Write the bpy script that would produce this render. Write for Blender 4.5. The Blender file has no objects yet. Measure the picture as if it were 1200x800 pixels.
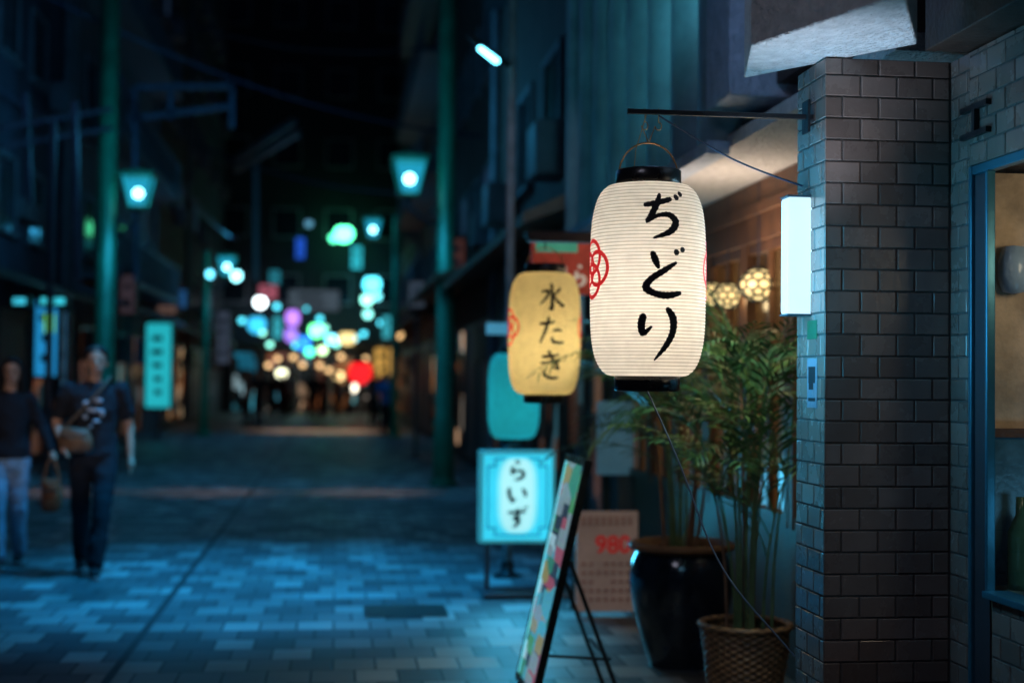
import bpy, bmesh, math, random
from mathutils import Vector, Matrix, noise
random.seed(7)
S = bpy.context.scene
C = bpy.context.collection
PI = math.pi
def R(a): return math.radians(a)

# ------------------------------------------------------------------ camera
F = 50/36*1200
CAMP = Vector((0, 0, 1.47))
yaw = math.atan(205/F); pitch = math.atan(45/F); roll = R(0.55)
ROT = Matrix.Rotation(-yaw, 3, 'Z') @ Matrix.Rotation(PI/2+pitch, 3, 'X') @ Matrix.Rotation(roll, 3, 'Z')
cd = bpy.data.cameras.new('camera'); cam = bpy.data.objects.new('camera', cd); C.objects.link(cam)
cam.location = CAMP; cam.rotation_euler = ROT.to_euler()
cd.lens = 50; cd.sensor_width = 36; cd.clip_end = 600; cd.clip_start = .05
cd.dof.use_dof = True; cd.dof.focus_distance = 4.3; cd.dof.aperture_fstop = 1.5
S.camera = cam
def ray(u, v): return ROT @ Vector(((u-600)/F, (400-v)/F, -1))
def PY(u, v, Y):
    d = ray(u, v); return CAMP + d*(Y/d.y)
def PX(u, v, X):
    d = ray(u, v); return CAMP + d*(X/d.x)
def PZ(u, v, z):
    d = ray(u, v); return CAMP + d*((z-CAMP.z)/d.z)
def G(u, v): return PZ(u, v, 0.0)

# ------------------------------------------------------------------ materials
MATS = {}
def nodes(name):
    m = bpy.data.materials.new(name); m.use_nodes = True
    nt = m.node_tree; b = nt.nodes['Principled BSDF']
    return m, nt, b
def pm(name, col, rough=.6, metal=0., var=.25, scale=6., bump=.15, emit=None, es=0., coat=0., island=0., bs=7.):
    if name in MATS: return MATS[name]
    m, nt, b = nodes(name); N = nt.nodes; L = nt.links
    tc = N.new('ShaderNodeTexCoord'); nz = N.new('ShaderNodeTexNoise')
    nz.inputs['Scale'].default_value = scale; nz.inputs['Detail'].default_value = 5; nz.inputs['Roughness'].default_value = .62
    L.new(tc.outputs['Object'], nz.inputs['Vector'])
    cr = N.new('ShaderNodeValToRGB'); c0 = [max(0, c*(1-var)) for c in col]; c1 = [min(1, c*(1+var)) for c in col]
    cr.color_ramp.elements[0].position = .3; cr.color_ramp.elements[1].position = .72
    cr.color_ramp.elements[0].color = (*c0, 1); cr.color_ramp.elements[1].color = (*c1, 1)
    L.new(nz.outputs['Fac'], cr.inputs['Fac'])
    out = cr.outputs['Color']
    if island:
        g = N.new('ShaderNodeNewGeometry'); mr = N.new('ShaderNodeMapRange')
        mr.inputs['To Min'].default_value = 1-island; mr.inputs['To Max'].default_value = 1+island
        L.new(g.outputs['Random Per Island'], mr.inputs['Value'])
        vm = N.new('ShaderNodeVectorMath'); vm.operation = 'SCALE'
        L.new(out, vm.inputs[0]); L.new(mr.outputs[0], vm.inputs['Scale']); out = vm.outputs[0]
    L.new(out, b.inputs['Base Color'])
    b.inputs['Roughness'].default_value = rough; b.inputs['Metallic'].default_value = metal
    if coat: b.inputs['Coat Weight'].default_value = coat
    if bump:
        bp = N.new('ShaderNodeBump'); bp.inputs['Strength'].default_value = bump; bp.inputs['Distance'].default_value = .02
        n2 = N.new('ShaderNodeTexNoise'); n2.inputs['Scale'].default_value = scale*bs; n2.inputs['Detail'].default_value = 4
        L.new(tc.outputs['Object'], n2.inputs['Vector'])
        L.new(n2.outputs['Fac'], bp.inputs['Height']); L.new(bp.outputs['Normal'], b.inputs['Normal'])
        rr = N.new('ShaderNodeMapRange'); rr.inputs['To Min'].default_value = max(.03, rough-.12); rr.inputs['To Max'].default_value = min(1, rough+.12)
        L.new(nz.outputs['Fac'], rr.inputs['Value']); L.new(rr.outputs[0], b.inputs['Roughness'])
    if emit:
        b.inputs['Emission Color'].default_value = (*emit, 1)
        mr = N.new('ShaderNodeMapRange'); mr.inputs['To Min'].default_value = es*.75; mr.inputs['To Max'].default_value = es*1.25
        L.new(nz.outputs['Fac'], mr.inputs['Value']); L.new(mr.outputs[0], b.inputs['Emission Strength'])
    MATS[name] = m; return m
def glow(name, col, es, var=.15, scale=5): 
    return pm(name, [c*.5 for c in col], .5, 0, .2, scale, 0, col, es)
def shopglow(name, stops, es, scale=2.2, zs=1.):
    if name in MATS: return MATS[name]
    m, nt, b = nodes(name); N = nt.nodes; L = nt.links
    tc = N.new('ShaderNodeTexCoord'); mp = N.new('ShaderNodeMapping'); mp.inputs['Scale'].default_value = (scale, scale, scale*zs)
    vo = N.new('ShaderNodeTexVoronoi'); vo.distance = 'CHEBYCHEV'; vo.inputs['Scale'].default_value = 1
    L.new(tc.outputs['Object'], mp.inputs[0]); L.new(mp.outputs[0], vo.inputs['Vector'])
    sp = N.new('ShaderNodeSeparateColor'); L.new(vo.outputs['Color'], sp.inputs[0])
    cr = N.new('ShaderNodeValToRGB'); cr.color_ramp.interpolation = 'CONSTANT'
    els = cr.color_ramp.elements
    while len(els) < len(stops): els.new(.5)
    for e, (p, c) in zip(els, stops): e.position = p; e.color = (*c, 1)
    L.new(sp.outputs[0], cr.inputs['Fac']); L.new(cr.outputs['Color'], b.inputs['Emission Color'])
    b.inputs['Base Color'].default_value = (.03,.03,.035,1); b.inputs['Roughness'].default_value = .2
    mr = N.new('ShaderNodeMapRange'); mr.inputs['To Min'].default_value = .2*es; mr.inputs['To Max'].default_value = 1.6*es
    L.new(sp.outputs[1], mr.inputs['Value']); L.new(mr.outputs[0], b.inputs['Emission Strength'])
    MATS[name] = m; return m

M = {}
M['asphalt'] = pm('asphalt', (.04,.042,.046), .8, 0, .3, 3, .4)
M['black'] = pm('black_lacquer', (.008,.008,.009), .28, 0, .3, 10, .05)
M['ink'] = pm('brush_ink', (.008,.008,.012), .7, 0, .2, 10, 0)
M['redink'] = pm('red_ink', (.6,.03,.03), .7, 0, .2, 10, 0, (1,.03,.03), .5)  # emission stands in for lantern light coming through the ink
M['dmetal'] = pm('dark_metal', (.035,.037,.042), .42, .7, .3, 9, .1)
M['copper'] = pm('copper_wire', (.55,.28,.12), .35, .9, .2, 9, .05)
M['wire'] = pm('pale_cable', (.3,.36,.45), .5, 0, .2, 9, .0)
M['dwire'] = pm('dark_cable', (.03,.045,.09), .5, 0, .2, 9, .0)
M['mortar'] = pm('tile_mortar', (.085,.075,.07), .9, 0, .2, 30, .4)
M['tile'] = pm('glazed_brick_tile', (.21,.15,.125), .27, 0, .14, 5, .05, island=.28, coat=.25)
M['stucco'] = pm('rough_stucco', (.58,.56,.54), .9, 0, .2, 22, 1.0, bs=2.4)
M['stucco2'] = pm('grey_stucco', (.4,.46,.55), .9, 0, .2, 14, 1.0, bs=2.4)
M['flute'] = pm('fluted_panel_paint', (.20,.29,.31), .5, .0, .35, 3, .1)
M['wood'] = pm('brown_wood', (.13,.058,.028), .5, 0, .45, 7, .25)
M['dwood'] = pm('dark_wood', (.045,.025,.016), .55, 0, .4, 7, .25)
M['blueframe'] = pm('blue_door_frame', (.04,.20,.28), .35, .5, .2, 4, .05)
M['glass'] = pm('dark_glass', (.015,.02,.03), .08, 0, .3, 2, 0)
M['pole'] = pm('green_pole_paint', (.008,.19,.10), .4, .2, .3, 5, .1)
M['rust'] = pm('weathered_pole', (.24,.20,.21), .6, .1, .35, 8, .2)
M['cream'] = pm('cream_wall', (.20,.17,.18), .85, 0, .4, 1.5, .3)
M['bluewall'] = pm('slate_wall', (.08,.075,.11), .85, 0, .45, 1.2, .3)
M['brownwall'] = pm('brown_wall', (.12,.075,.065), .8, 0, .4, 1.5, .3)
M['darkwall'] = pm('dark_wall', (.03,.03,.04), .8, 0, .3, 1.5, .3)
M['shutter'] = pm('grey_shutter', (.12,.13,.15), .5, .4, .2, 2, .1)
M['palew'] = pm('pale_trim', (.22,.21,.24), .6, 0, .3, 4, .1)
M['cloth_b'] = pm('black_cotton', (.012,.013,.02), .9, 0, .3, 20, .3)
M['skin'] = pm('skin', (.55,.32,.22), .55, 0, .12, 9, .05)
M['hair'] = pm('dark_hair', (.010,.008,.007), .6, 0, .3, 50, .6)
M['jeans'] = pm('light_denim', (.34,.46,.58), .85, 0, .25, 18, .3)
M['navy'] = pm('dark_navy_trousers', (.012,.014,.022), .85, 0, .3, 18, .3)
M['leather'] = pm('tan_leather', (.16,.085,.045), .5, 0, .25, 12, .15)
M['orange'] = pm('orange_brown_canvas', (.22,.075,.025), .6, 0, .25, 12, .15)
M['shoe'] = pm('black_shoe', (.015,.015,.018), .45, 0, .3, 12, .1)
M['sole'] = pm('white_sole', (.6,.6,.6), .6, 0, .1, 12, .05)
M['print'] = pm('white_shirt_print', (.5,.55,.62), .8, 0, .5, 25, 0)
M['ceramic'] = pm('dark_glazed_ceramic', (.012,.018,.03), .16, 0, .4, 6, .12, coat=.5)
M['clay'] = pm('brown_clay_rim', (.26,.11,.05), .5, 0, .3, 12, .3)
M['soil'] = pm('potting_soil', (.03,.02,.014), .95, 0, .5, 30, .8)
M['leafA'] = pm('palm_leaf', (.04,.13,.045), .42, 0, .45, 9, .05, island=.45)
M['leafB'] = pm('yellowish_palm_leaf', (.12,.20,.045), .42, 0, .45, 9, .05, island=.4)
M['cane'] = pm('palm_cane', (.14,.17,.06), .5, 0, .4, 12, .15)
M['drycane'] = pm('dry_brown_stem', (.28,.11,.055), .7, 0, .4, 12, .3)

def paving(name, cols, bw, rh, mort=.012, rough=.5):
    m, nt, b = nodes(name); N = nt.nodes; L = nt.links
    tc = N.new('ShaderNodeTexCoord'); br = N.new('ShaderNodeTexBrick')
    br.offset = .5; br.inputs['Color1'].default_value = (0,0,0,1); br.inputs['Color2'].default_value = (1,1,1,1)
    br.inputs['Mortar'].default_value = (0,0,0,1); br.inputs['Scale'].default_value = 1
    br.inputs['Mortar Size'].default_value = mort*.5; br.inputs['Mortar Smooth'].default_value = .2
    br.inputs['Brick Width'].default_value = bw; br.inputs['Row Height'].default_value = rh
    L.new(tc.outputs['Object'], br.inputs['Vector'])
    cr = N.new('ShaderNodeValToRGB'); els = cr.color_ramp.elements
    while len(els) < len(cols): els.new(.5)
    for e, (p, c) in zip(els, cols): e.position = p; e.color = (*c, 1)
    L.new(br.outputs['Color'], cr.inputs['Fac'])
    mo = N.new('ShaderNodeMix'); mo.data_type = 'RGBA'; L.new(br.outputs['Fac'], mo.inputs[0]); L.new(cr.outputs['Color'], mo.inputs[6]); mo.inputs[7].default_value = (.02,.02,.024,1)
    nz = N.new('ShaderNodeTexNoise'); nz.inputs['Scale'].default_value = 1.1; nz.inputs['Detail'].default_value = 7
    L.new(tc.outputs['Object'], nz.inputs['Vector'])
    mr = N.new('ShaderNodeMapRange'); mr.inputs['From Min'].default_value=.3; mr.inputs['From Max'].default_value=.7; mr.inputs['To Min'].default_value=.6; mr.inputs['To Max'].default_value=1.2
    L.new(nz.outputs['Fac'], mr.inputs['Value'])
    vm = N.new('ShaderNodeVectorMath'); vm.operation='SCALE'
    L.new(mo.outputs[2], vm.inputs[0]); L.new(mr.outputs[0], vm.inputs['Scale']); L.new(vm.outputs[0], b.inputs['Base Color'])
    bp = N.new('ShaderNodeBump'); bp.inputs['Strength'].default_value=.7; bp.inputs['Distance'].default_value=.006; bp.invert = True
    L.new(br.outputs['Fac'], bp.inputs['Height'])
    n3 = N.new('ShaderNodeTexNoise'); n3.inputs['Scale'].default_value=60; L.new(tc.outputs['Object'], n3.inputs['Vector'])
    b2 = N.new('ShaderNodeBump'); b2.inputs['Strength'].default_value=.3; b2.inputs['Distance'].default_value=.004
    L.new(n3.outputs['Fac'], b2.inputs['Height']); L.new(bp.outputs['Normal'], b2.inputs['Normal']); L.new(b2.outputs['Normal'], b.inputs['Normal'])
    r2 = N.new('ShaderNodeMapRange'); r2.inputs['To Min'].default_value=rough-.1; r2.inputs['To Max'].default_value=rough+.2
    L.new(nz.outputs['Fac'], r2.inputs['Value']); L.new(r2.outputs[0], b.inputs['Roughness'])
    return m
M['paving'] = paving('street_paving', [(.05,(.095,.09,.10)),(.40,(.16,.155,.165)),(.62,(.27,.255,.26)),(.97,(.48,.44,.43))], .215, .29)
M['band'] = paving('light_streak_paving', [(.1,(.25,.22,.2)),(.9,(.42,.37,.33))], .3, .25)  # paler tan carries the warm light streaks across the street

def paper(name, col, ribs, h, self_e, ribc):
    m, nt, b = nodes(name); N = nt.nodes; L = nt.links
    tc = N.new('ShaderNodeTexCoord'); sp = N.new('ShaderNodeSeparateXYZ'); L.new(tc.outputs['Object'], sp.inputs[0])
    mu = N.new('ShaderNodeMath'); mu.operation='MULTIPLY'; mu.inputs[1].default_value = ribs/h*2*PI
    L.new(sp.outputs['Z'], mu.inputs[0])
    co = N.new('ShaderNodeMath'); co.operation='COSINE'; L.new(mu.outputs[0], co.inputs[0])
    cr = N.new('ShaderNodeValToRGB'); cr.color_ramp.elements[0].position=.70; cr.color_ramp.elements[1].position=.98
    cr.color_ramp.elements[0].color=(1,1,1,1); cr.color_ramp.elements[1].color=(*ribc,1)
    mr = N.new('ShaderNodeMapRange'); mr.inputs['From Min'].default_value=-1; L.new(co.outputs[0], mr.inputs['Value']); L.new(mr.outputs[0], cr.inputs['Fac'])
    nz = N.new('ShaderNodeTexNoise'); nz.inputs['Scale'].default_value=26; nz.inputs['Detail'].default_value=6
    L.new(tc.outputs['Object'], nz.inputs['Vector'])
    m2 = N.new('ShaderNodeMapRange'); m2.inputs['To Min'].default_value=.8; m2.inputs['To Max'].default_value=1.12; L.new(nz.outputs['Fac'], m2.inputs['Value'])
    v1 = N.new('ShaderNodeVectorMath'); v1.operation='MULTIPLY'; v1.inputs[1].default_value = col; L.new(cr.outputs['Color'], v1.inputs[0])
    v2 = N.new('ShaderNodeVectorMath'); v2.operation='SCALE'; L.new(v1.outputs[0], v2.inputs[0]); L.new(m2.outputs[0], v2.inputs['Scale'])
    tr = N.new('ShaderNodeBsdfTranslucent'); L.new(v2.outputs[0], tr.inputs['Color'])
    df = N.new('ShaderNodeBsdfDiffuse'); L.new(v2.outputs[0], df.inputs['Color'])
    mx = N.new('ShaderNodeMixShader'); mx.inputs[0].default_value=.7; L.new(df.outputs[0], mx.inputs[1]); L.new(tr.outputs[0], mx.inputs[2])
    em = N.new('ShaderNodeEmission'); em.inputs['Strength'].default_value=self_e; L.new(v2.outputs[0], em.inputs['Color'])
    ad = N.new('ShaderNodeAddShader'); L.new(mx.outputs[0], ad.inputs[0]); L.new(em.outputs[0], ad.inputs[1])
    L.new(ad.outputs[0], N['Material Output'].inputs['Surface']); return m

# ------------------------------------------------------------------ mesh builder
ORG = {}
def V(*a): return Vector(a)
class MB:
    def __init__(s): s.v=[]; s.f=[]; s.sm=[]
    def add(s, vs, fs, smooth=False):
        o=len(s.v); s.v += [Vector(p) for p in vs]; s.f += [[i+o for i in f] for f in fs]; s.sm += [smooth]*len(fs); return s
    def box(s, a, b):
        x0,y0,z0=[min(a[i],b[i]) for i in range(3)]; x1,y1,z1=[max(a[i],b[i]) for i in range(3)]
        return s.add([(x0,y0,z0),(x1,y0,z0),(x1,y1,z0),(x0,y1,z0),(x0,y0,z1),(x1,y0,z1),(x1,y1,z1),(x0,y1,z1)],
          [(0,3,2,1),(4,5,6,7),(0,1,5,4),(1,2,6,5),(2,3,7,6),(3,0,4,7)])
    def obox(s, c, ax, ay, az):
        c=Vector(c); P=[]
        for k in (-1,1):
            for i,j in ((-1,-1),(1,-1),(1,1),(-1,1)): P.append(c+ax*i+ay*j+az*k)
        return s.add(P, [(0,3,2,1),(4,5,6,7),(0,1,5,4),(1,2,6,5),(2,3,7,6),(3,0,4,7)])
    def bar(s, p, q, w, d=None, up=V(0,0,1)):
        p=Vector(p); q=Vector(q); d=d or w; t=(q-p).normalized()
        if abs(t.dot(up))>.95: up=V(0,1,0)
        a=t.cross(up).normalized()*w/2; b=a.normalized().cross(t)*d/2
        return s.obox((p+q)/2, a, b, (q-p)/2)
    def tube(s, pts, rad, n=10, cap=True):
        pts=[Vector(p) for p in pts]; 
        if not hasattr(rad,'__len__'): rad=[rad]*len(pts)
        vs=[]; fs=[]; prev=None
        for i,p in enumerate(pts):
            t=(pts[min(i+1,len(pts)-1)]-pts[max(i-1,0)]).normalized()
            a = (V(0,0,1) if abs(t.z)<.9 else V(0,1,0)) if prev is None else prev
            a=(a-t*a.dot(t)); a=a.normalized() if a.length>1e-6 else t.orthogonal().normalized()
            prev=a; b=t.cross(a)
            for k in range(n):
                th=2*PI*k/n; vs.append(p+(a*math.cos(th)+b*math.sin(th))*rad[i])
        for i in range(len(pts)-1):
            for k in range(n):
                k2=(k+1)%n; fs.append((i*n+k,i*n+k2,(i+1)*n+k2,(i+1)*n+k))
        s.add(vs,fs,True)
        if cap:
            s.add(vs[:n],[tuple(range(n))[::-1]]); s.add(vs[-n:],[tuple(range(n))])
        return s
    def lathe(s, c, prof, n=32, smooth=True, ang0=0, fn=None):
        c=Vector(c); vs=[]; fs=[]
        for (r,z) in prof:
            for k in range(n):
                th=2*PI*k/n+ang0; rr = r if fn is None else fn(r,z,th)
                vs.append(c+V(rr*math.cos(th), rr*math.sin(th), z))
        for i in range(len(prof)-1):
            for k in range(n):
                k2=(k+1)%n; fs.append((i*n+k,i*n+k2,(i+1)*n+k2,(i+1)*n+k))
        return s.add(vs,fs,smooth)
    def ell(s, c, r, n=14, m=10, rot=None):
        c=Vector(c); vs=[]; fs=[]
        for i in range(m+1):
            ph=PI*i/m
            for k in range(n):
                th=2*PI*k/n; p=V(r[0]*math.sin(ph)*math.cos(th), r[1]*math.sin(ph)*math.sin(th), -r[2]*math.cos(ph))
                if rot: p=rot@p
                vs.append(c+p)
        for i in range(m):
            for k in range(n):
                k2=(k+1)%n; fs.append((i*n+k,i*n+k2,(i+1)*n+k2,(i+1)*n+k))
        return s.add(vs,fs,True)
    def caps(s, p, q, r1, r2, n=12):
        p=Vector(p); q=Vector(q)
        s.tube([p,q],[r1,r2],n); s.ell(p,(r1,)*3,n,8); s.ell(q,(r2,)*3,n,8); return s
    def loft(s, rings, n=20):
        vs=[]; fs=[]
        for (cx,cy,cz,rx,ry) in rings:
            for k in range(n):
                th=2*PI*k/n; vs.append(V(cx+rx*math.cos(th), cy+ry*math.sin(th), cz))
        for i in range(len(rings)-1):
            for k in range(n):
                k2=(k+1)%n; fs.append((i*n+k,i*n+k2,(i+1)*n+k2,(i+1)*n+k))
        s.add(vs,fs,True); s.add(vs[:n],[tuple(range(n))[::-1]]); s.add(vs[-n:],[tuple(range(n))]); return s
    def prism(s, poly, z0, z1):
        n=len(poly); vs=[V(p[0],p[1],z0) for p in poly]+[V(p[0],p[1],z1) for p in poly]
        fs=[tuple(range(n))[::-1], tuple(range(n,2*n))]+[(i,(i+1)%n,(i+1)%n+n,i+n) for i in range(n)]
        return s.add(vs,fs)
    def build(s, name, mat, parent=None, org=None, bevel=0, remesh=0, fold=0):
        if parent is not None: o=ORG[parent.name]
        else: o=Vector(org) if org is not None else V(0,0,0)
        me=bpy.data.meshes.new(name); me.from_pydata([tuple(p-o) for p in s.v],[],s.f); me.update()
        for p,k in zip(me.polygons,s.sm): p.use_smooth=k
        me.materials.append(mat)
        ob=bpy.data.objects.new(name,me); C.objects.link(ob)
        if parent is not None: ob.parent=parent
        else: ob.location=o
        ORG[ob.name]=o
        if remesh:
            bm=bmesh.new(); bm.from_mesh(me); bmesh.ops.remove_doubles(bm,verts=bm.verts,dist=1e-5); bmesh.ops.recalc_face_normals(bm,faces=bm.faces); bm.to_mesh(me); bm.free()
            r=ob.modifiers.new('r','REMESH'); r.mode='VOXEL'; r.voxel_size=remesh; r.use_smooth_shade=True
            sm=ob.modifiers.new('s','SMOOTH'); sm.factor=.5; sm.iterations=4
            dg=bpy.context.evaluated_depsgraph_get(); m2=bpy.data.meshes.new_from_object(ob.evaluated_get(dg))
            ob.modifiers.clear(); ob.data=m2
            if fold:
                for v in m2.vertices:
                    nn=noise.noise(Vector((v.co.x*7,v.co.y*7,v.co.z*11)))+.5*noise.noise(Vector((v.co.x*17,v.co.y*17,v.co.z*26)))
                    v.co += v.normal*nn*fold
            if not m2.materials: m2.materials.append(mat)
        if bevel:
            b=ob.modifiers.new('b','BEVEL'); b.width=bevel; b.segments=2; b.limit_method='ANGLE'
        return ob
def thing(name, label, cat, loc, group=None):
    o=bpy.data.objects.new(name,None); C.objects.link(o); o.location=loc; ORG[o.name]=Vector(loc); o.empty_display_size=.1
    o['label']=label; o['category']=cat
    if group: o['group']=group
    return o
def tag(o, label, cat, group=None):
    o['label']=label; o['category']=cat
    if group: o['group']=group
    return o
def struct(o): o['kind']='structure'; return o
def dup(root, loc, label=None, rz=0, group=None, scale=None, swap=None):
    r=root.copy(); C.objects.link(r); r.location=loc; r.rotation_euler=(0,0,rz)
    if scale: r.scale=(scale,)*3
    if label: r['label']=label
    if group: r['group']=group
    def rec(src,dst):
        for ch in list(src.children):
            c=ch.copy(); C.objects.link(c); c.parent=dst
            if swap and c.type=='MESH':
                k=ch.name.split('.')[0]
                if k in swap: c.data=ch.data.copy(); c.data.materials.clear(); c.data.materials.append(swap[k])
            rec(ch,c)
    rec(root,r); return r
def light(kind, name, loc, power, col, size=.1, rot=None, spot=None, blend=.6, parent=None):
    l=bpy.data.lights.new(name,kind); l.energy=power; l.color=col
    if kind in('POINT','SPOT'): l.shadow_soft_size=size
    if kind=='AREA': l.size=size
    if kind=='SPOT': l.spot_size=spot; l.spot_blend=blend
    o=bpy.data.objects.new(name,l); C.objects.link(o); o.location=loc
    if rot: o.rotation_euler=rot
    if parent: o.parent=parent; o.location=Vector(loc)-ORG[parent.name]
    return o
def aim(frm,to): return (Vector(to)-Vector(frm)).to_track_quat('-Z','Y').to_euler()

# ------------------------------------------------------------------ brush strokes
CH = {
 'ぢ':[[(.06,.74,.8),(.4,.80,1),(.76,.90,.8)],
      [(.46,1.02,.6),(.38,.78,1.1),(.22,.46,1),(.16,.38,.8),(.40,.50,.7),(.66,.52,1),(.82,.36,1.3),(.68,.14,1.1),(.28,-.02,.35)],
      [(.84,1.0,.8),(.93,.88,1.2)],[(.98,1.08,.7),(1.06,.97,1.1)]],
 'ど':[[(.26,1.0,.8),(.34,.80,1.2),(.42,.6,.5)],
      [(.84,.76,.5),(.56,.58,1),(.24,.36,1.1),(.14,.17,1.3),(.34,.04,1.1),(.62,.0,1.2),(.96,.07,.7)],
      [(.78,1.04,.8),(.87,.93,1.2)],[(.94,1.1,.7),(1.02,1.0,1.1)]],
 'り':[[(.10,.90,1.2),(.04,.68,1.3),(.08,.46,1.1),(.28,.62,.35)],
      [(.60,1.04,.8),(.76,.80,1.35),(.76,.48,1.2),(.60,.16,1.0),(.34,-.16,.3)]],
 '水':[[(.5,1,1),(.51,.5,1.1),(.5,.06,1.2),(.38,.13,.5)],[(.1,.66,.8),(.38,.70,1),(.28,.44,.9),(.05,.2,.4)],
      [(.86,.84,.9),(.72,.68,.9),(.56,.56,.5)],[(.53,.62,.6),(.7,.34,1),(.98,.14,1.3)]],
 'た':[[(.06,.74,.9),(.34,.78,1),(.62,.84,.8)],[(.40,1.02,.8),(.30,.6,1.1),(.08,.04,.6)],
      [(.54,.50,.7),(.72,.54,1),(.88,.50,.6)],[(.50,.26,.8),(.56,.10,1.1),(.78,.05,1),(.98,.08,.8)]],
 'き':[[(.14,.78,.9),(.46,.82,1),(.80,.88,.8)],[(.10,.56,.9),(.46,.60,1),(.86,.66,.8)],[(.38,1.04,.9),(.55,.7,1.1),(.78,.36,.9),(.52,.42,.5)],
      [(.24,.30,.8),(.24,.13,1.1),(.48,.02,1.1),(.80,.04,.8)]],
 'ら':[[(.38,1.02,.8),(.50,.95,1),(.62,.88,1)],[(.30,.74,.9),(.26,.55,1.1),(.24,.34,.9),(.46,.48,.8),(.70,.46,1),(.80,.28,1.2),(.66,.08,1.1),(.34,-.02,.5)]],
 'い':[[(.12,.86,1),(.10,.6,1.2),(.16,.32,1.2),(.28,.12,1.1),(.40,.30,.5)],[(.72,.80,.8),(.86,.62,1.1),(.92,.34,1)]],
 'ず':[[(.04,.76,.9),(.45,.80,1),(.94,.82,.9)],[(.52,1.02,.9),(.55,.7,1),(.54,.46,.9),(.42,.36,.8),(.34,.48,.8),(.44,.58,.8),(.57,.48,.9),(.58,.28,1.1),(.46,.1,1),(.28,-.04,.5)],
      [(.82,1.06,.8),(.89,.95,1)],[(.96,1.12,.8),(1.02,1.02,.9)]],
 '円':[[(.12,.0,1),(.12,.5,1),(.12,.92,1)],[(.12,.92,1),(.5,.92,1),(.9,.92,1),(.9,.5,1),(.9,.02,1),(.78,.06,.6)],[(.5,.92,1),(.5,.7,1),(.5,.45,1)],[(.12,.45,1),(.5,.45,1),(.9,.45,1)]],
}
def cr_spline(P, n=12):
    out=[]
    Q=[P[0]]+list(P)+[P[-1]]
    for i in range(1,len(Q)-2):
        p0,p1,p2,p3=[Vector(Q[i+k]) for k in (-1,0,1,2)]
        for k in range(n):
            t=k/n; out.append(.5*((2*p1)+(-p0+p2)*t+(2*p0-5*p1+4*p2-p3)*t*t+(-p0+3*p1-3*p2+p3)*t**3))
    out.append(Vector(P[-1])); return out
def strokes(mb, ch, ox, oy, sx, sy, w, mapf, lay=[0]):
    for st in CH[ch]:
        lay[0]=(lay[0]+1)%9
        pts=cr_spline([(ox+p[0]*sx, oy+p[1]*sy, p[2]*w) for p in st])
        Ls=[0]
        for a,b in zip(pts,pts[1:]): Ls.append(Ls[-1]+(Vector((b.x-a.x,b.y-a.y))).length)
        T=Ls[-1]; vs=[]
        for i,p in enumerate(pts):
            a=pts[max(i-1,0)]; b=pts[min(i+1,len(pts)-1)]; t=Vector((b.x-a.x,b.y-a.y)); t.normalize() if t.length>1e-9 else None
            h=p.z/2*(1+.10*math.sin(i*1.7)); e=min(Ls[i],T-Ls[i]); k=1 if e>=h else math.sqrt(max(.02,1-(1-e/h)**2))
            n=Vector((-t.y,t.x))*h*k
            vs.append(mapf(p.x+n.x,p.y+n.y,lay[0])); vs.append(mapf(p.x-n.x,p.y-n.y,lay[0]))
        mb.add(vs,[(2*i,2*i+1,2*i+3,2*i+2) for i in range(len(pts)-1)])
def ring(mb, cx, cy, r, w, mapf, lay, n=30):
    vs=[]
    for k in range(n):
        a=2*PI*k/n
        for rr in (r-w/2,r+w/2): vs.append(mapf(cx+rr*math.cos(a),cy+rr*math.sin(a),lay))
    mb.add(vs,[(2*k,2*k+1,(2*k+3)%(2*n),(2*k+2)%(2*n)) for k in range(n)])

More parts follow.
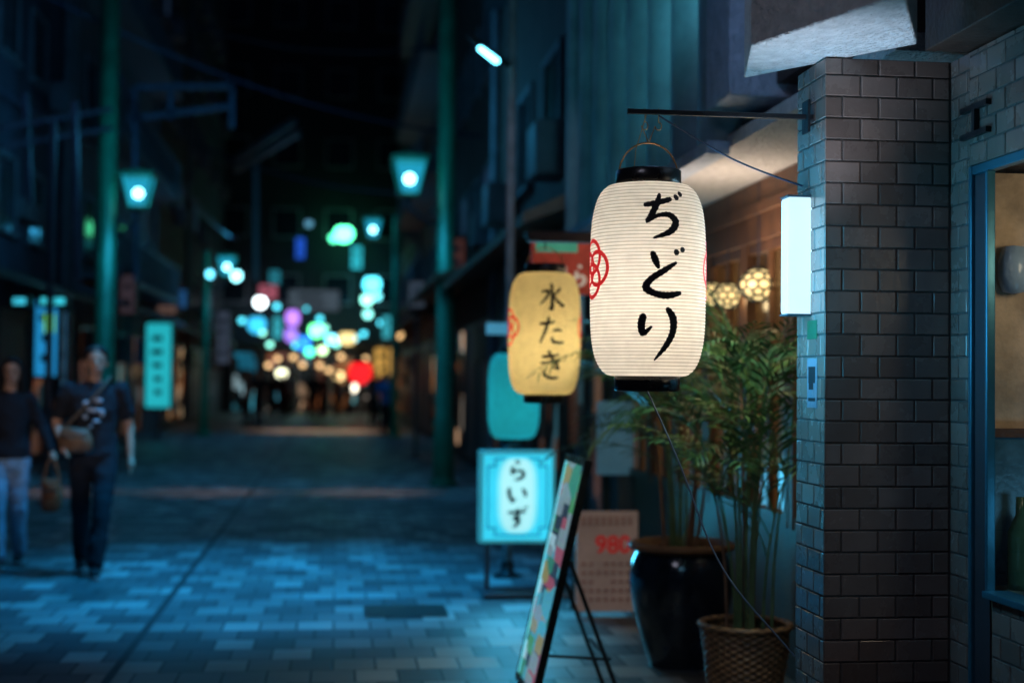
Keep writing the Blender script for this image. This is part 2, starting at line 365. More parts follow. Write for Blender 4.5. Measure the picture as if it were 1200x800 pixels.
# ------------------------------------------------------------------ lanterns
def lantern(name, label, c, Rr, H, col, text, a0, ribs, power, lcol, csize, pitchc, w, self_e, ribc, crest=True, arc=True):
    c=Vector(c); t=thing(name,label,'lantern',c)
    def rad(z):
        q=min(1,abs(z)/(H/2)); return Rr*(.60+.40*math.sqrt(max(0,1-q**4.2)))
    mb=MB(); prof=[]; sub=4; n=ribs*sub
    for i in range(n+1):
        z=-H/2+H*i/n; ph=(i%sub)/sub
        prof.append((rad(z)+.0022*math.sin(PI*ph)*1.0, z))
    mb.lathe(c,prof,96)
    sh=mb.build('paper_shade', paper(name+'_paper',col,ribs,H,self_e,ribc), t)
    capr=Rr*.54
    for nm,z0,z1 in (('top_ring',H/2-.006,H/2+.046),('bottom_ring',-H/2-.044,-H/2+.006)):
        m=MB(); e=.004
        m.lathe(c,[(capr-.008,z0),(capr,z0-e*.2),(capr+.006,z0+e),(capr+.006,z1-e),(capr,z1),(capr-.008,z1),(capr-.008,z0)],48)
        m.build(nm,M['black'],t)
    if text:
        mt=MB()
        def mp(x,y,l):
            a=a0+x/Rr; r=rad(y)+.0034+.00025*l; return c+V(r*math.sin(a),-r*math.cos(a),y)
        for i,ch in enumerate(text):
            strokes(mt,ch,-csize/2,(1-i)*pitchc-csize/2+.01,csize,csize,w,mp)
        mt.build('lettering',M['ink'],sh)
        if crest:
            for sgn in(-1,1):
                m=MB(); a1=a0+sgn*R(84)
                def mq(x,y,l): 
                    a=a1+x/Rr; r=rad(y)+.0034+.00025*l; return c+V(r*math.sin(a),-r*math.cos(a),y)
                k=Rr/.175
                for j,(x,y,r,w_) in enumerate([(0,.036,.050,.013),(0,-.036,.050,.013),(-.036,0,.050,.013),(.036,0,.050,.013)]):
                    ring(m,x*k,y*k+.03,r*k,w_*k,mq,j)
                m.build('crest',M['redink'],sh)
    if arc:
        m=MB(); pts=[]
        for i in range(17):
            a=PI*i/16; pts.append(c+V(math.cos(a)*capr*.98,0,H/2+.03+math.sin(a)*.1))
        m.tube(pts,.0026,8); m.build('handle',M['copper'],t)
    for dz,k in ((-.24,.42),(-.02,.36),(.24,.22)):
        if power: light('POINT','lantern_bulb_light',c+V(0.01,-.01,dz*H),power*k,lcol,.03,parent=t)
    return t
LY=4.2
lc=PY(759,329,LY)
lantern('paper_lantern','large white paper lantern with black brush lettering hanging from the pillar bracket',lc,.172,.575,(.93,.86,.77),'ぢどり',R(1.5),56,2.05,(1,.87,.70),.128,.168,.0172,.05,(.62,.58,.54))
YL=7.2
yc=PY(638,391,YL)
lantern('paper_lantern','yellow paper lantern with black lettering hanging beside the red sign',yc,.183,.62,(.95,.84,.54),'水たき',R(3),34,2.5,(1,.80,.42),.135,.17,.0150,.0,(.42,.34,.26))
tc_=PY(602,464,10.0)
tl=lantern('paper_lantern','plain teal lantern hanging above the white box sign',tc_,.182,.60,(.05,.60,.62),'',0,34,.75,(.2,.9,1),.1,.1,.01,.16,(.7,.7,.7),arc=False)

b0=PY(735,133,LY); b1=PY(944,135,LY); zb=(b0.z+b1.z)/2; 
root=thing('lantern_bracket','thin black metal bar reaching out from the brick pillar above the white lantern','bracket',V(b1.x,LY,zb))
MB().bar(V(b0.x,LY,zb),V(b1.x+.03,LY,zb),.016,.015).build('arm',M['dmetal'],root,bevel=.002)
MB().box(V(b1.x-.002,LY-.03,zb-.05),V(b1.x+.006,LY+.03,zb+.05)).build('mounting_plate',M['dmetal'],root,bevel=.002)
m=MB(); top=lc.z+.575/2+.128
for dx in(-.012,.030):
    pts=[V(lc.x+dx+.010*math.sin(a),LY+.002,zb-.03-.012*(1-math.cos(a))*1) for a in [i*PI/8 for i in range(0,13)]]
    m.tube([V(lc.x+dx,LY,zb+.012),V(lc.x+dx,LY,zb-.03)]+pts+[V(lc.x,LY,top)],.0016,6)
m.tube([V(lc.x-.005,LY,zb),V(lc.x-.04,LY-.004,top-.02),V(lc.x-.045,LY,lc.z+.33)],.0014,6)
m.build('hook',M['copper'],root)
def cable(p,q,sag,r,n=24,wob=0):
    p=Vector(p);q=Vector(q); pts=[]
    for i in range(n+1):
        t=i/n; x=p.lerp(q,t); x.z-=sag*4*t*(1-t); x.x+=wob*math.sin(t*9); pts.append(x)
    return MB().tube(pts,r,6)
q=PY(940,218,4.25); o=cable((lc.x+.03,LY,zb-.01),q,.02,.003,wob=.004).build('power_cable',M['dwire'],org=q); tag(o,'dark power cable drooping from the bracket to the pillar above the light box','cable')
q=PY(929,768,4.3); p=V(lc.x+.0,LY,lc.z-.33)
o=cable(p,q,.10,.0028,wob=.012).build('tether_cord',M['wire'],org=q); tag(o,'pale cord running from the bottom of the white lantern down to the pillar','cord')

# ------------------------------------------------------------------ near building
YN=4.08; XL=PY(966,430,YN).x; XR=PY(1112,430,YN).x; YF=4.34
ZT=PY(975,68,YN).z
nb=thing('tiled_shop_building','brown glazed brick shop front with square pillar and blue framed window','building',V(XL,YN,0))
def tiles(o,du,W,z0,z1,nrm,parent,tw=.108,th=.0595,j=.0052,thick=.0032):
    mb=MB(); o=Vector(o); r=0; z=z0
    while z<z1-.01:
        zz=min(z+th,z1); x=-(tw+j)/2*(r%2)
        while x<W-.004:
            xa=max(0,x); xb=min(W,x+tw)
            if xb-xa>.012:
                tl_=random.uniform(-.0009,.0009); t2=random.uniform(-.0009,.0009)
                a=o+du*xa+V(0,0,z); b=o+du*xb+V(0,0,z); e=.0028
                q=[a,b,b+V(0,0,zz-z),a+V(0,0,zz-z)]
                cen=(q[0]+q[2])/2; qi=[]
                for i_,p_ in enumerate(q):
                    s_=p_+(cen-p_).normalized()*e*1.2; qi.append(s_+nrm*(thick+(tl_ if i_ in(0,3) else -tl_)*.6+(t2 if i_<2 else -t2)*.5))
                md=[p_+nrm*(thick-.0018) for p_ in q]
                mb.add(q+md+qi,[(0,1,5,4),(1,2,6,5),(2,3,7,6),(3,0,4,7),(4,5,9,8),(5,6,10,9),(6,7,11,10),(7,4,8,11),(8,9,10,11)])
            x+=tw+j
        z+=th+j; r+=1
    mb.build('brick_tile_cladding',M['tile'],parent)
g=.004
pil=MB().box((XL+g,YN+g,0),(XR+.3,YF-g,ZT)).build('pillar',M['mortar'],nb)
tiles((XL,YN+g,0),V(1,0,0),XR-XL,0,ZT,V(0,-1,0),pil); tiles((XL+g,YF,0),V(0,-1,0),YF-YN,0,ZT,V(-1,0,0),pil)
Yw0=PX(1134,430,XR).y; Yw1=PX(1158,430,XR).y; zh=PX(1134,195,XR).z; zk=PX(1165,703,XR).z
m=MB(); m.box((XR+.008,Yw0,0),(XR+.25,YN+.3,ZT)); m.box((XR+.008,1.6,zh),(XR+.25,Yw0,ZT)); m.box((XR+.008,1.6,0),(XR+.25,Yw1-.01,zk))
fw=m.build('wall',M['mortar'],nb)
tiles((XR+.008,YN,0),V(0,-1,0),YN-Yw0,0,ZT,V(-1,0,0),fw); tiles((XR+.008,Yw0,zh),V(0,-1,0),Yw0-1.7,0,ZT-zh,V(-1,0,0),fw); tiles((XR+.008,Yw1-.012,0),V(0,-1,0),Yw1-1.7,0,zk,V(-1,0,0),fw)
m=MB(); m.box((XR+.0,Yw0-.022,0),(XR+.034,Yw0-.002,zh-.002)); m.box((XR+.002,1.6,zh-.03),(XR+.034,Yw0-.022,zh-.003)); m.box((XR-.004,Yw1,zk-.0),(XR+.022,Yw1+.014,zh-.03)); m.box((XR-.02,1.6,zk+.002),(XR+.06,Yw1-.001,zk+.022))
wf=m.build('window_frame',M['blueframe'],nb,bevel=.003)
MB().box((XR+.012,Yw1+.0145,.002),(XR+.017,Yw0-.0225,zh-.031)).build('side_panel',M['darkwall'],wf)
gm,nt,b=nodes('shop_window_glass'); N=nt.nodes; L=nt.links
tr=N.new('ShaderNodeBsdfTransparent'); tr.inputs[0].default_value=(.85,.92,.95,1); gl=N.new('ShaderNodeBsdfGlossy'); gl.inputs['Roughness'].default_value=.03
mx=N.new('ShaderNodeMixShader'); mx.inputs[0].default_value=.14; L.new(tr.outputs[0],mx.inputs[1]); L.new(gl.outputs[0],mx.inputs[2]); L.new(mx.outputs[0],N['Material Output'].inputs[0])
MB().add([(XR+.010,1.6,zk+.022),(XR+.010,Yw1-.001,zk+.022),(XR+.010,Yw1-.001,zh-.031),(XR+.010,1.6,zh-.031)],[(0,1,2,3)]).build('window_pane',gm,wf)
inn=pm('shop_interior_plaster',(.60,.46,.31),.8,0,.5,5,.3)
Yi=Yw0-.06
MB().box((XR+.036,Yi,0),(XR+1.6,Yi+.045,2.08)).build('interior_wall',inn,nb)
MB().box((XR+.038,Yi-.03,zk+.03),(XR+1.5,Yi-.002,1.32)).build('wainscot',pm('teal_counter',(.06,.17,.22),.3,0,.6,7,.1),nb)
MB().box((XR+.038,Yi-.035,1.32),(XR+1.5,Yi-.001,1.345)).build('wainscot_rail',M['wood'],nb)
m=MB(); m.lathe(V(XR+.10,Yi-.02,1.80),[(0,-.07),(.03,-.065),(.045,-.02),(.045,.02),(.03,.065),(0,.07)],20); m.build('wall_plate',pm('pale_blue_vase',(.3,.45,.6),.2),nb)
for k in range(4):
    bm_=MB(); cc=V(XR+.095+k*.10,Yi-.075,zk+.024); bm_.lathe(cc,[(0,0),(.035,0),(.037,.02),(.036,.16),(.014,.21),(.013,.26),(0,.26)],16)
    o=bm_.build('bottle',pm('bottle_glass%d'%(k%3),[(.05,.12,.06),(.3,.2,.1),(.1,.14,.3)][k%3],.15),org=cc); tag(o,'glass bottle on the sill inside the blue framed shop window','bottle','bottles inside the shop window')
light('POINT','shop_interior_light',(XR+.30,Yi-.5,1.85),4.0,(1,.76,.5),.1)
light('POINT','shop_interior_light',(XR+.3,Yi-.45,1.05),1.5,(.2,.65,1),.1)
# I-shaped black iron mark on the brick
ya=PX(1129,120,XR).y; yb=PX(1160,120,XR).y; zt=PX(1145,122,XR).z; zb_=PX(1145,160,XR).z; ym=(ya+yb)/2
m=MB(); m.box((XR-.012,yb,zt-.016),(XR+.004,ya,zt)); m.box((XR-.011,ym-.009,zb_+.016),(XR+.004,ym+.009,zt-.016)); m.box((XR-.012,yb,zb_),(XR+.004,ya,zb_+.016))
o=m.build('wall_bracket',M['dmetal'],org=(XR,ym,zt)); tag(o,'small black I shaped metal bracket on brick tiles above the blue window frame','bracket')
zs=ZT+.004
pl=[PZ(872,92,zs),PZ(1075,52,zs),PZ(1060,-6,zs),PZ(880,55,zs)]
MB().prism([(p.x,p.y) for p in pl],zs,zs+1.3).build('stucco_beam',M['stucco'],nb,bevel=.006)
MB().box((XR-.12,1.8,zs+.002),(XR+1.2,YN-.10,zs+.25)).build('canopy',M['dwood'],nb,bevel=.004)
light('SPOT','soffit_fill_light',(XL-.12,YN-.25,1.75),18,(.66,.78,1),.08,rot=aim((XL-.12,YN-.25,1.75),(XL+.02,YN-.05,3)),spot=R(80),blend=1)  # added fill under the stucco beam, no fixture here

YB=4.22
a=PY(922,231,YB); b=PY(955,368,YB)
lb=thing('light_box_sign','blank glowing white light box mounted on the left face of the brick pillar','light box',V(a.x,YB,b.z))
lbm=glow('light_box_face',(.60,.86,1),1.15,scale=2)
MB().box((a.x,YB-.012,b.z),(b.x,YB+.06,a.z)).build('lit_face',lbm,lb,bevel=.008)
m=MB(); 
for z0,z1 in((a.z,a.z+.006),(b.z-.006,b.z)): m.box((a.x-.002,YB-.014,z0),(b.x+.002,YB+.062,z1))
m.box((b.x+.001,YB-.01,b.z+.01),(b.x+.012,YB+.05,a.z-.01)); m.build('housing',M['shutter'],lb,bevel=.002)
light('AREA','light_box_glow',(a.x-.02,YB,(a.z+b.z)/2),2,(.4,.8,1),.3,rot=(0,PI/2,0))
light('AREA','light_box_glow',(XL-.34,YB-.05,1.75),8,(.05,.55,1),.5,rot=(0,-PI/2,0))  # added area light facing the pillar tiles, stands in for box spill
XS=XL-.001
def sticker(u0,v0,u1,v1,mat,label,cat,extra=None):
    p=PX(u0,v0,XS); q=PX(u1,v1,XS); 
    o=MB().box((XS,p.y,p.z),(XS+.003,q.y,q.z)).build('sticker',mat,org=p); tag(o,label,cat); return p,q,o
sticker(946,376,957,397,glow('green_label',(.01,.2,.10),.08),'small green label on the pillar just under the white light box','label')
p,q,so=sticker(946,420,957,478,pm('white_label',(.18,.21,.26),.5),'white notice with a black mark on the left face of the pillar','notice')
m=MB(); ym=(p.y+q.y)/2; zm=(p.z+q.z)/2; hw=abs(p.y-q.y)/2
m.box((XS-.001,ym-hw*.7,zm+.0),(XS-.0004,ym+hw*.7,zm+.05)); m.box((XS-.001,ym-hw*.3,zm-.02),(XS-.0004,ym+hw*.6,zm+.0)); m.box((XS-.001,ym-hw*.7,zm-.055),(XS-.0004,ym+hw*.7,zm-.045)); m.build('printed_mark',M['ink'],so)

# ------------------------------------------------------------------ restaurant building beyond the pillar
XF=1.74; XW=2.25; zs2=2.60
rb=thing('restaurant_building','restaurant front with blue fluted upper panels, stucco soffit and brown wooden windows','building',V(XW,8,0))
m=MB(); y=6.35
while y<10.6:
    m.lathe((XF+.07,y+.14,0),[(.14,zs2-.03),(.14,6.5)],20); y+=.56
m.box((XF+.09,6.3,zs2-.02),(XF+.4,10.6,6.5)); m.build('fluted_facade',M['flute'],rb)
MB().box((XF-.08,6.3,zs2-.09),(XF+.03,10.6,zs2-.03)).build('facade_edge',M['stucco2'],rb,bevel=.004)
MB().box((XF+.03,YF+.02,zs2-.06),(XW+.6,10.6,zs2)).build('soffit',M['stucco'],rb)
p=PY(833,122,6.2); q=PY(886,0,6.2)
MB().box((p.x,5.9,p.z-.02),(q.x+.3,6.29,6.5)).build('stucco_column',M['stucco2'],rb,bevel=.01)
MB().box((q.x,4.9,2.75),(q.x+1,5.89,3.1)).build('dark_beam',M['dwood'],rb)
MB().box((XW,YF+.01,0),(XW+.1,10.6,.75)).build('lower_wall',M['wood'],rb)
m=MB(); m.box((XW-.04,YF+.01,2.22),(XW+.1,10.6,zs2-.062)); m.box((XW-.06,YF+.01,2.36),(XW-.04,10.6,2.42)); m.build('fascia_board',M['wood'],rb,bevel=.004)
warm=pm('dim_warm_window',(.06,.04,.02),.2,0,.5,2,0,(1,.42,.13),.04)
yy=YF+.1
while yy<10.3:
    f=MB(); y1=yy+.78
    f.box((XW-.03,yy,.75),(XW+.05,yy+.06,2.22)); f.box((XW-.03,y1-.06,.75),(XW+.05,y1,2.22)); f.box((XW-.02,yy+.06,.75),(XW+.04,y1-.06,.81)); f.box((XW-.02,yy+.06,2.16),(XW+.04,y1-.06,2.22)); f.box((XW-.01,yy+.37,.81),(XW+.02,yy+.4,2.16)); f.box((XW-.01,yy+.06,1.6),(XW+.018,y1-.06,1.63))
    fo=f.build('window',M['wood'],rb,bevel=.003)
    MB().box((XW+.022,yy+.06,.81),(XW+.03,y1-.06,2.16)).build('window_pane',warm,fo); yy+=.80
light('AREA','soffit_wash_fill',(1.9,7.0,1.95),6,(1,.78,.62),.5,rot=(PI,0,0))  # fill added below to brighten the soffit, no lamp of its own
light('POINT','column_fill_light',(1.2,4.9,3.4),9,(.35,.55,1),.15)  # unseen fill on the stucco column
lf=V(1.05,5.2,4.1); light('SPOT','facade_fill_light',lf,150,(.12,.60,.80),.12,rot=aim(lf,(1.75,8.6,3.7)),spot=R(60),blend=1)  # unseen spot added to bring out the facade ribs
shade_m=pm('mosaic_lamp_glass',(.6,.45,.2),.4,0,.1,40,0,(1,.76,.34),1.15)
def globe(u,v,Y,r,label):
    c=PY(u,v,Y); t=thing('hanging_lamp',label,'lamp',c)
    bm=bmesh.new(); bmesh.ops.create_icosphere(bm,subdivisions=2,radius=r)
    b2=bmesh.new(); bmesh.ops.create_icosphere(b2,subdivisions=3,radius=r*.96)
    mb=MB(); mb.add([V(x.co.x,x.co.y,x.co.z*.84)+c for x in b2.verts],[[k.index for k in f.verts] for f in b2.faces],True); b2.free()
    mb.build('glass_shade',shade_m,t)
    mb=MB(); cen={f.index:(f.calc_center_median().normalized()*r) for f in bm.faces}
    def sq(p_): return c+V(p_.x,p_.y,p_.z*.84)
    for e in bm.edges:
        a_=cen[e.link_faces[0].index]; b_=cen[e.link_faces[1].index]
        mb.tube([sq(a_),sq(b_)],.0066,6,False)
    mb.build('lead_frame',M['dmetal'],t); bm.free()
    MB().tube([c+V(0,0,r*.8),V(c.x,c.y,zs2-.07)],.004,6).build('cord',M['dwire'],t)
    MB().lathe(c,[(.0,r*.98),(.03,r*.95),(.035,r*.84),(.01,r*.82)],16).build('cap',M['dmetal'],t)
    light('POINT','globe_lamp_light',c+V(-.04,-.3,-.02),2.2,(1,.74,.38),.08)
globe(853,347,7.9,.088,'smaller mosaic globe lamp, the middle one of the three above the palm')
globe(834,345,8.3,.085,'mosaic globe lamp half hidden behind the white lantern edge')
globe(889,334,7.3,.106,'largest mosaic globe lamp, the rightmost of the three above the palm')

# ------------------------------------------------------------------ potted palms
def frond(base, az, el, L, droop, mat, parent, leaf=.2, nl=15, w=.016):
    mb=MB(); pts=[]; p=Vector(base); n=nl; 
    for i in range(n+1):
        t=i/n; e=el-droop*t**1.25
        d=V(math.cos(az)*math.cos(e),math.sin(az)*math.cos(e),math.sin(e)); pts.append(p.copy()); p=p+d*(L/n)
    mb.tube(pts,[.0035*(1-.8*i/n)+.0006 for i in range(n+1)],5,False)
    for i in range(4,n+1):
        t=i/n; T=(pts[i]-pts[i-1]).normalized(); side=T.cross(V(0,0,1)); 
        side=side.normalized() if side.length>.01 else V(1,0,0)
        ll=leaf*(math.sin(PI*(.12+.80*t))**.7)*random.uniform(.85,1.1)
        for s in(-1,1):
            if random.random()<.05: continue
            d=(T*random.uniform(.7,1.0)+side*s*.75+V(0,0,random.uniform(-.15,.15))).normalized()
            q0=pts[i]; nrm=d.cross(T).normalized(); wv=d.cross(nrm).normalized()*w/2
            a1=q0+d*ll*.35+V(0,0,-.01*ll); a2=q0+d*ll*.72+V(0,0,-.10*ll); a3=q0+d*ll+V(0,0,-.26*ll)
            mb.add([q0,a1+wv,a1-wv,a2+wv*.75,a2-wv*.75,a3],[(0,1,2),(2,1,3,4),(4,3,5)])
    return mb.build('frond',mat,parent)
bc=PY(873,770,6.15); bc.z=0
pot=thing('potted_palm','tall bamboo palm in a woven wicker basket beside the brick pillar','potted plant',bc)
wm,nt,b=nodes('woven_wicker'); N=nt.nodes; L=nt.links
tcn=N.new('ShaderNodeTexCoord'); sp=N.new('ShaderNodeSeparateXYZ'); L.new(tcn.outputs['Object'],sp.inputs[0])
at=N.new('ShaderNodeMath'); at.operation='ARCTAN2'; L.new(sp.outputs['Y'],at.inputs[0]); L.new(sp.outputs['X'],at.inputs[1])
m1=N.new('ShaderNodeMath'); m1.operation='MULTIPLY'; m1.inputs[1].default_value=20; L.new(at.outputs[0],m1.inputs[0]); s1=N.new('ShaderNodeMath'); s1.operation='SINE'; L.new(m1.outputs[0],s1.inputs[0])
m2_=N.new('ShaderNodeMath'); m2_.operation='MULTIPLY'; m2_.inputs[1].default_value=210; L.new(sp.outputs['Z'],m2_.inputs[0]); s2_=N.new('ShaderNodeMath'); s2_.operation='SINE'; L.new(m2_.outputs[0],s2_.inputs[0])
mp_=N.new('ShaderNodeMath'); mp_.operation='MULTIPLY'; L.new(s1.outputs[0],mp_.inputs[0]); L.new(s2_.outputs[0],mp_.inputs[1])
mr=N.new('ShaderNodeMapRange'); mr.inputs['From Min'].default_value=-1.3; mr.inputs['From Max'].default_value=.8; L.new(mp_.outputs[0],mr.inputs['Value'])
nz=N.new('ShaderNodeTexNoise'); nz.inputs['Scale'].default_value=22; nz.inputs['Detail'].default_value=6; L.new(tcn.outputs['Object'],nz.inputs['Vector'])
mul=N.new('ShaderNodeMath'); mul.operation='MULTIPLY'; L.new(mr.outputs[0],mul.inputs[0]); L.new(nz.outputs['Fac'],mul.inputs[1])
cr=N.new('ShaderNodeValToRGB'); cr.color_ramp.elements[0].color=(.04,.018,.010,1); cr.color_ramp.elements[1].color=(.50,.23,.10,1); cr.color_ramp.elements[1].position=.6; L.new(mul.outputs[0],cr.inputs['Fac']); L.new(cr.outputs['Color'],b.inputs['Base Color']); b.inputs['Roughness'].default_value=.42
def wk(r,z,th): return r+.008*math.sin(th*20)*math.sin(z*210)+.002*math.sin(z*31+th*3)
prof=[(.14+.055*(i/110)**.8,.40*i/110) for i in range(111)]
bk=MB().lathe(bc,prof,200,fn=wk).build('basket',wm,pot)
m=MB(); m.lathe(bc+V(0,0,.40),[(.195+.016*math.cos(a),.014*math.sin(a)) for a in [i*PI/6 for i in range(13)]],120,fn=lambda r,z,th:r+.003*math.sin(th*40+z*200)); m.build('rim',wm,bk)
MB().lathe(bc,[(0,.345),(.19,.345)],32).build('soil',M['soil'],pot)
random.seed(21)
canes=[]
for i in range(14):
    a=random.uniform(0,2*PI); r=random.uniform(.02,.13); h=random.uniform(.62,1.18)
    b_=bc+V(r*math.cos(a),r*math.sin(a),.33); lean=V(math.cos(a),math.sin(a),0)*random.uniform(.03,.16)
    tp=b_+V(0,0,h)+lean; pts=[b_.lerp(tp,t)+lean*(-.3*math.sin(PI*t)) for t in [k/7 for k in range(8)]]
    MB().tube(pts,[.008-.0035*k/7 for k in range(8)],8).build('cane',M['cane'] if i%4 else M['drycane'],pot); canes.append((tp,a,pts))
for (tp,a,pts) in canes:
    for k in range(5):
        az=a+random.uniform(-1.6,1.6) if k<3 else random.uniform(0,2*PI); bp_=pts[random.choice((4,5,6,7))] if k>1 else tp
        if math.cos(az)>.3 and random.random()<.5: az=PI-az
        frond(bp_,az,random.uniform(.8,1.45),random.uniform(.36,.60),random.uniform(.6,1.6),M['leafA'] if random.random()<.65 else M['leafB'],pot,leaf=.19,w=.0115,nl=13)
dc=PY(798,765,7.25); dc.z=0
p2=thing('potted_palm','arching palm in a large dark glazed pot with a brown rim','potted plant',dc)
prof=[(.0,0),(.15,0),(.165,.02),(.2,.12),(.245,.28),(.268,.42),(.262,.52),(.238,.585),(.225,.60)]
pr=cr_spline([(a_,b_,0) for a_,b_ in prof],5)
pp=MB().lathe(dc,[(max(0,q_.x),q_.y) for q_ in pr],56).build('pot',M['ceramic'],p2)
MB().lathe(dc+V(0,0,.612),[(.225,-.015),(.262,-.012),(.278,.004),(.276,.022),(.25,.03),(.225,.022),(.215,-.01)],56).build('rim',M['clay'],pp)
MB().lathe(dc,[(0,.585),(.224,.585)],32).build('soil',M['soil'],p2)
random.seed(5)
for i in range(9):
    a=random.uniform(0,2*PI); r=random.uniform(.02,.1); h=random.uniform(.35,.85)
    b_=dc+V(r*math.cos(a),r*math.sin(a),.57); tp=b_+V(math.cos(a)*.08,math.sin(a)*.08,h)
    MB().tube([b_,b_.lerp(tp,.5)+V(.01,0,0),tp],[.012,.009,.006],8).build('cane',M['drycane'] if i%2 else M['cane'],p2)
    for k in range(5):
        az=random.choice((PI,PI,1.1*PI,.5*PI,0))+random.uniform(-.6,.6)
        frond(tp,az,random.uniform(.6,1.3),random.uniform(.5,.85),random.uniform(1.1,1.9),M['leafA'] if random.random()<.7 else M['leafB'],p2,leaf=.24,nl=16,w=.0125)
random.seed(11)
light('SPOT','palm_fill_light',(1.45,5.5,2.5),62,(.8,1,.76),.1,rot=aim((1.45,5.5,2.5),(1.65,6.6,.9)),spot=R(85),blend=1)  # spot added to brighten the palms, no doorway fixture

# ------------------------------------------------------------------ A-frame menu board
y0,y1=6.30,6.86
pb=V(.895,y0,.03); pt=PY(692,539,y0)
slope=(pt.x-pb.x)/(pt.z-pb.z)
def bx(z): return pb.x+slope*(z-pb.z)
mbz=thing('menu_board','tilted black framed sandwich board with colourful menu facing the street','menu board',V(1.05,6.6,0))
du=V(pt.x-pb.x,0,pt.z-pb.z).normalized(); nn=V(-du.z,0,du.x)
H_=(V(pt.x,0,pt.z)-V(pb.x,0,pb.z)).length
def onp(y,s,d): return V(pb.x,y,pb.z)+du*s+nn*d
m=MB(); m.obox(onp((y0+y1)/2,H_/2,0),V(0,(y1-y0)/2,0),du*H_/2,nn*.012)
m.build('panel',M['black'],mbz,bevel=.003)
m=MB()
for s0 in(.018,H_-.018): m.obox(onp((y0+y1)/2,s0,.016),V(0,(y1-y0)/2,0),du*.018,nn*.006)
for yy in(y0+.014,y1-.010): m.obox(onp(yy,H_/2,.0165),V(0,.012,0),du*(H_/2-.03),nn*.006)
m.build('frame',M['black'],mbz,bevel=.002)
mm,nt,b=nodes('menu_print'); N=nt.nodes; L=nt.links
tcn=N.new('ShaderNodeTexCoord'); mp=N.new('ShaderNodeMapping'); mp.inputs['Scale'].default_value=(0.001,5,13); vo=N.new('ShaderNodeTexVoronoi'); vo.distance='CHEBYCHEV'; vo.inputs['Scale'].default_value=1; vo.inputs['Randomness'].default_value=.8
L.new(tcn.outputs['Object'],mp.inputs[0]); L.new(mp.outputs[0],vo.inputs['Vector'])
spc=N.new('ShaderNodeSeparateColor'); L.new(vo.outputs['Color'],spc.inputs[0])
crm=N.new('ShaderNodeValToRGB'); crm.color_ramp.interpolation='CONSTANT'
cols=[(0,(.04,.26,.18)),(.2,(.22,.34,.40)),(.36,(.03,.06,.10)),(.5,(.08,.40,.52)),(.64,(.34,.10,.16)),(.72,(.08,.34,.14)),(.84,(.30,.28,.12)),(.92,(.38,.64,.74))]
while len(crm.color_ramp.elements)<len(cols): crm.color_ramp.elements.new(.5)
for e,(p_,c_) in zip(crm.color_ramp.elements,cols): e.position=p_; e.color=(*c_,1)
L.new(spc.outputs[0],crm.inputs['Fac'])
mxc=N.new('ShaderNodeMix'); mxc.data_type='RGBA'; mxc.inputs[0].default_value=.45; L.new(crm.outputs[0],mxc.inputs[6])
n5=N.new('ShaderNodeTexNoise'); n5.inputs['Scale'].default_value=45; n5.inputs['Detail'].default_value=4; L.new(tcn.outputs['Object'],n5.inputs['Vector']); L.new(n5.outputs['Color'],mxc.inputs[7]); mxc.blend_type='OVERLAY'
L.new(mxc.outputs[2],b.inputs['Base Color']); L.new(mxc.outputs[2],b.inputs['Emission Color']); b.inputs['Emission Strength'].default_value=.65; b.inputs['Roughness'].default_value=.12  # emission puts the board's lit look into the print
MB().obox(onp((y0+y1)/2,H_/2,.0135),V(0,(y1-y0)/2-.02,0),du*(H_/2-.03),nn*.001).build('menu_sheet',mm,mbz)
MB().obox(onp(y1-.028,H_/2,.0165),V(0,.005,0),du*(H_/2-.03),nn*.003).build('edge_strip',glow('cyan_edge_strip',(.12,.65,.8),.9),mbz)  # glowing strip added for the bright cyan edge line
for yy in(y0+.03,y1-.03):
    MB().bar(V(bx(.66)+.016,yy,.66),V(1.30,yy,0.0),.018,.018).build('leg',M['dmetal'],mbz,bevel=.002)
MB().bar(V(1.235,y0+.03,.22),V(1.235,y1-.03,.22),.014,.014).build('crossbar',M['dmetal'],mbz)
MB().bar(V(bx(.2)+.015,y0+.03,.24),V(1.225,y0+.03,.22),.01,.012).build('stay',M['dmetal'],mbz)

# ------------------------------------------------------------------ white box sign
YS=9.6; a=PY(563,528,YS); b=PY(650,636,YS)
sg=thing('box_sign','glowing white box sign with three vertical blue characters standing on the street','sign',V((a.x+b.x)/2,YS,0))
x0_,x1_,z0_,z1_=a.x,b.x,b.z,a.z
m=MB(); t_=.024
m.box((x0_,YS,z0_),(x0_+t_,YS+.16,z1_)); m.box((x1_-t_,YS,z0_),(x1_,YS+.16,z1_)); m.box((x0_+t_,YS,z0_),(x1_-t_,YS+.16,z0_+t_)); m.box((x0_+t_,YS,z1_-t_),(x1_-t_,YS+.16,z1_)); m.build('frame',pm('cyan_lit_frame',(.2,.5,.55),.4,.3,.2,4,0,(.05,.55,.7),.35),sg,bevel=.006)
fc=MB().box((x0_+t_,YS+.008,z0_+t_),(x1_-t_,YS+.15,z1_-t_)).build('lit_face',glow('box_sign_face',(.04,.66,.92),.98,scale=3),sg)
cx=(x0_+x1_)/2; zc_=(z0_+z1_)/2+.01
m=MB(); W2=(x1_-x0_)/2-t_-.03; H2=(z1_-z0_)/2-t_-.03; zq=(z0_+z1_)/2; nt_=.05; bw=.010
P8=[(-W2+nt_,-H2),(W2-nt_,-H2),(W2-nt_,-H2+nt_),(W2,-H2+nt_),(W2,H2-nt_),(W2-nt_,H2-nt_),(W2-nt_,H2),(-W2+nt_,H2),(-W2+nt_,H2-nt_),(-W2,H2-nt_),(-W2,-H2+nt_),(-W2+nt_,-H2+nt_)]
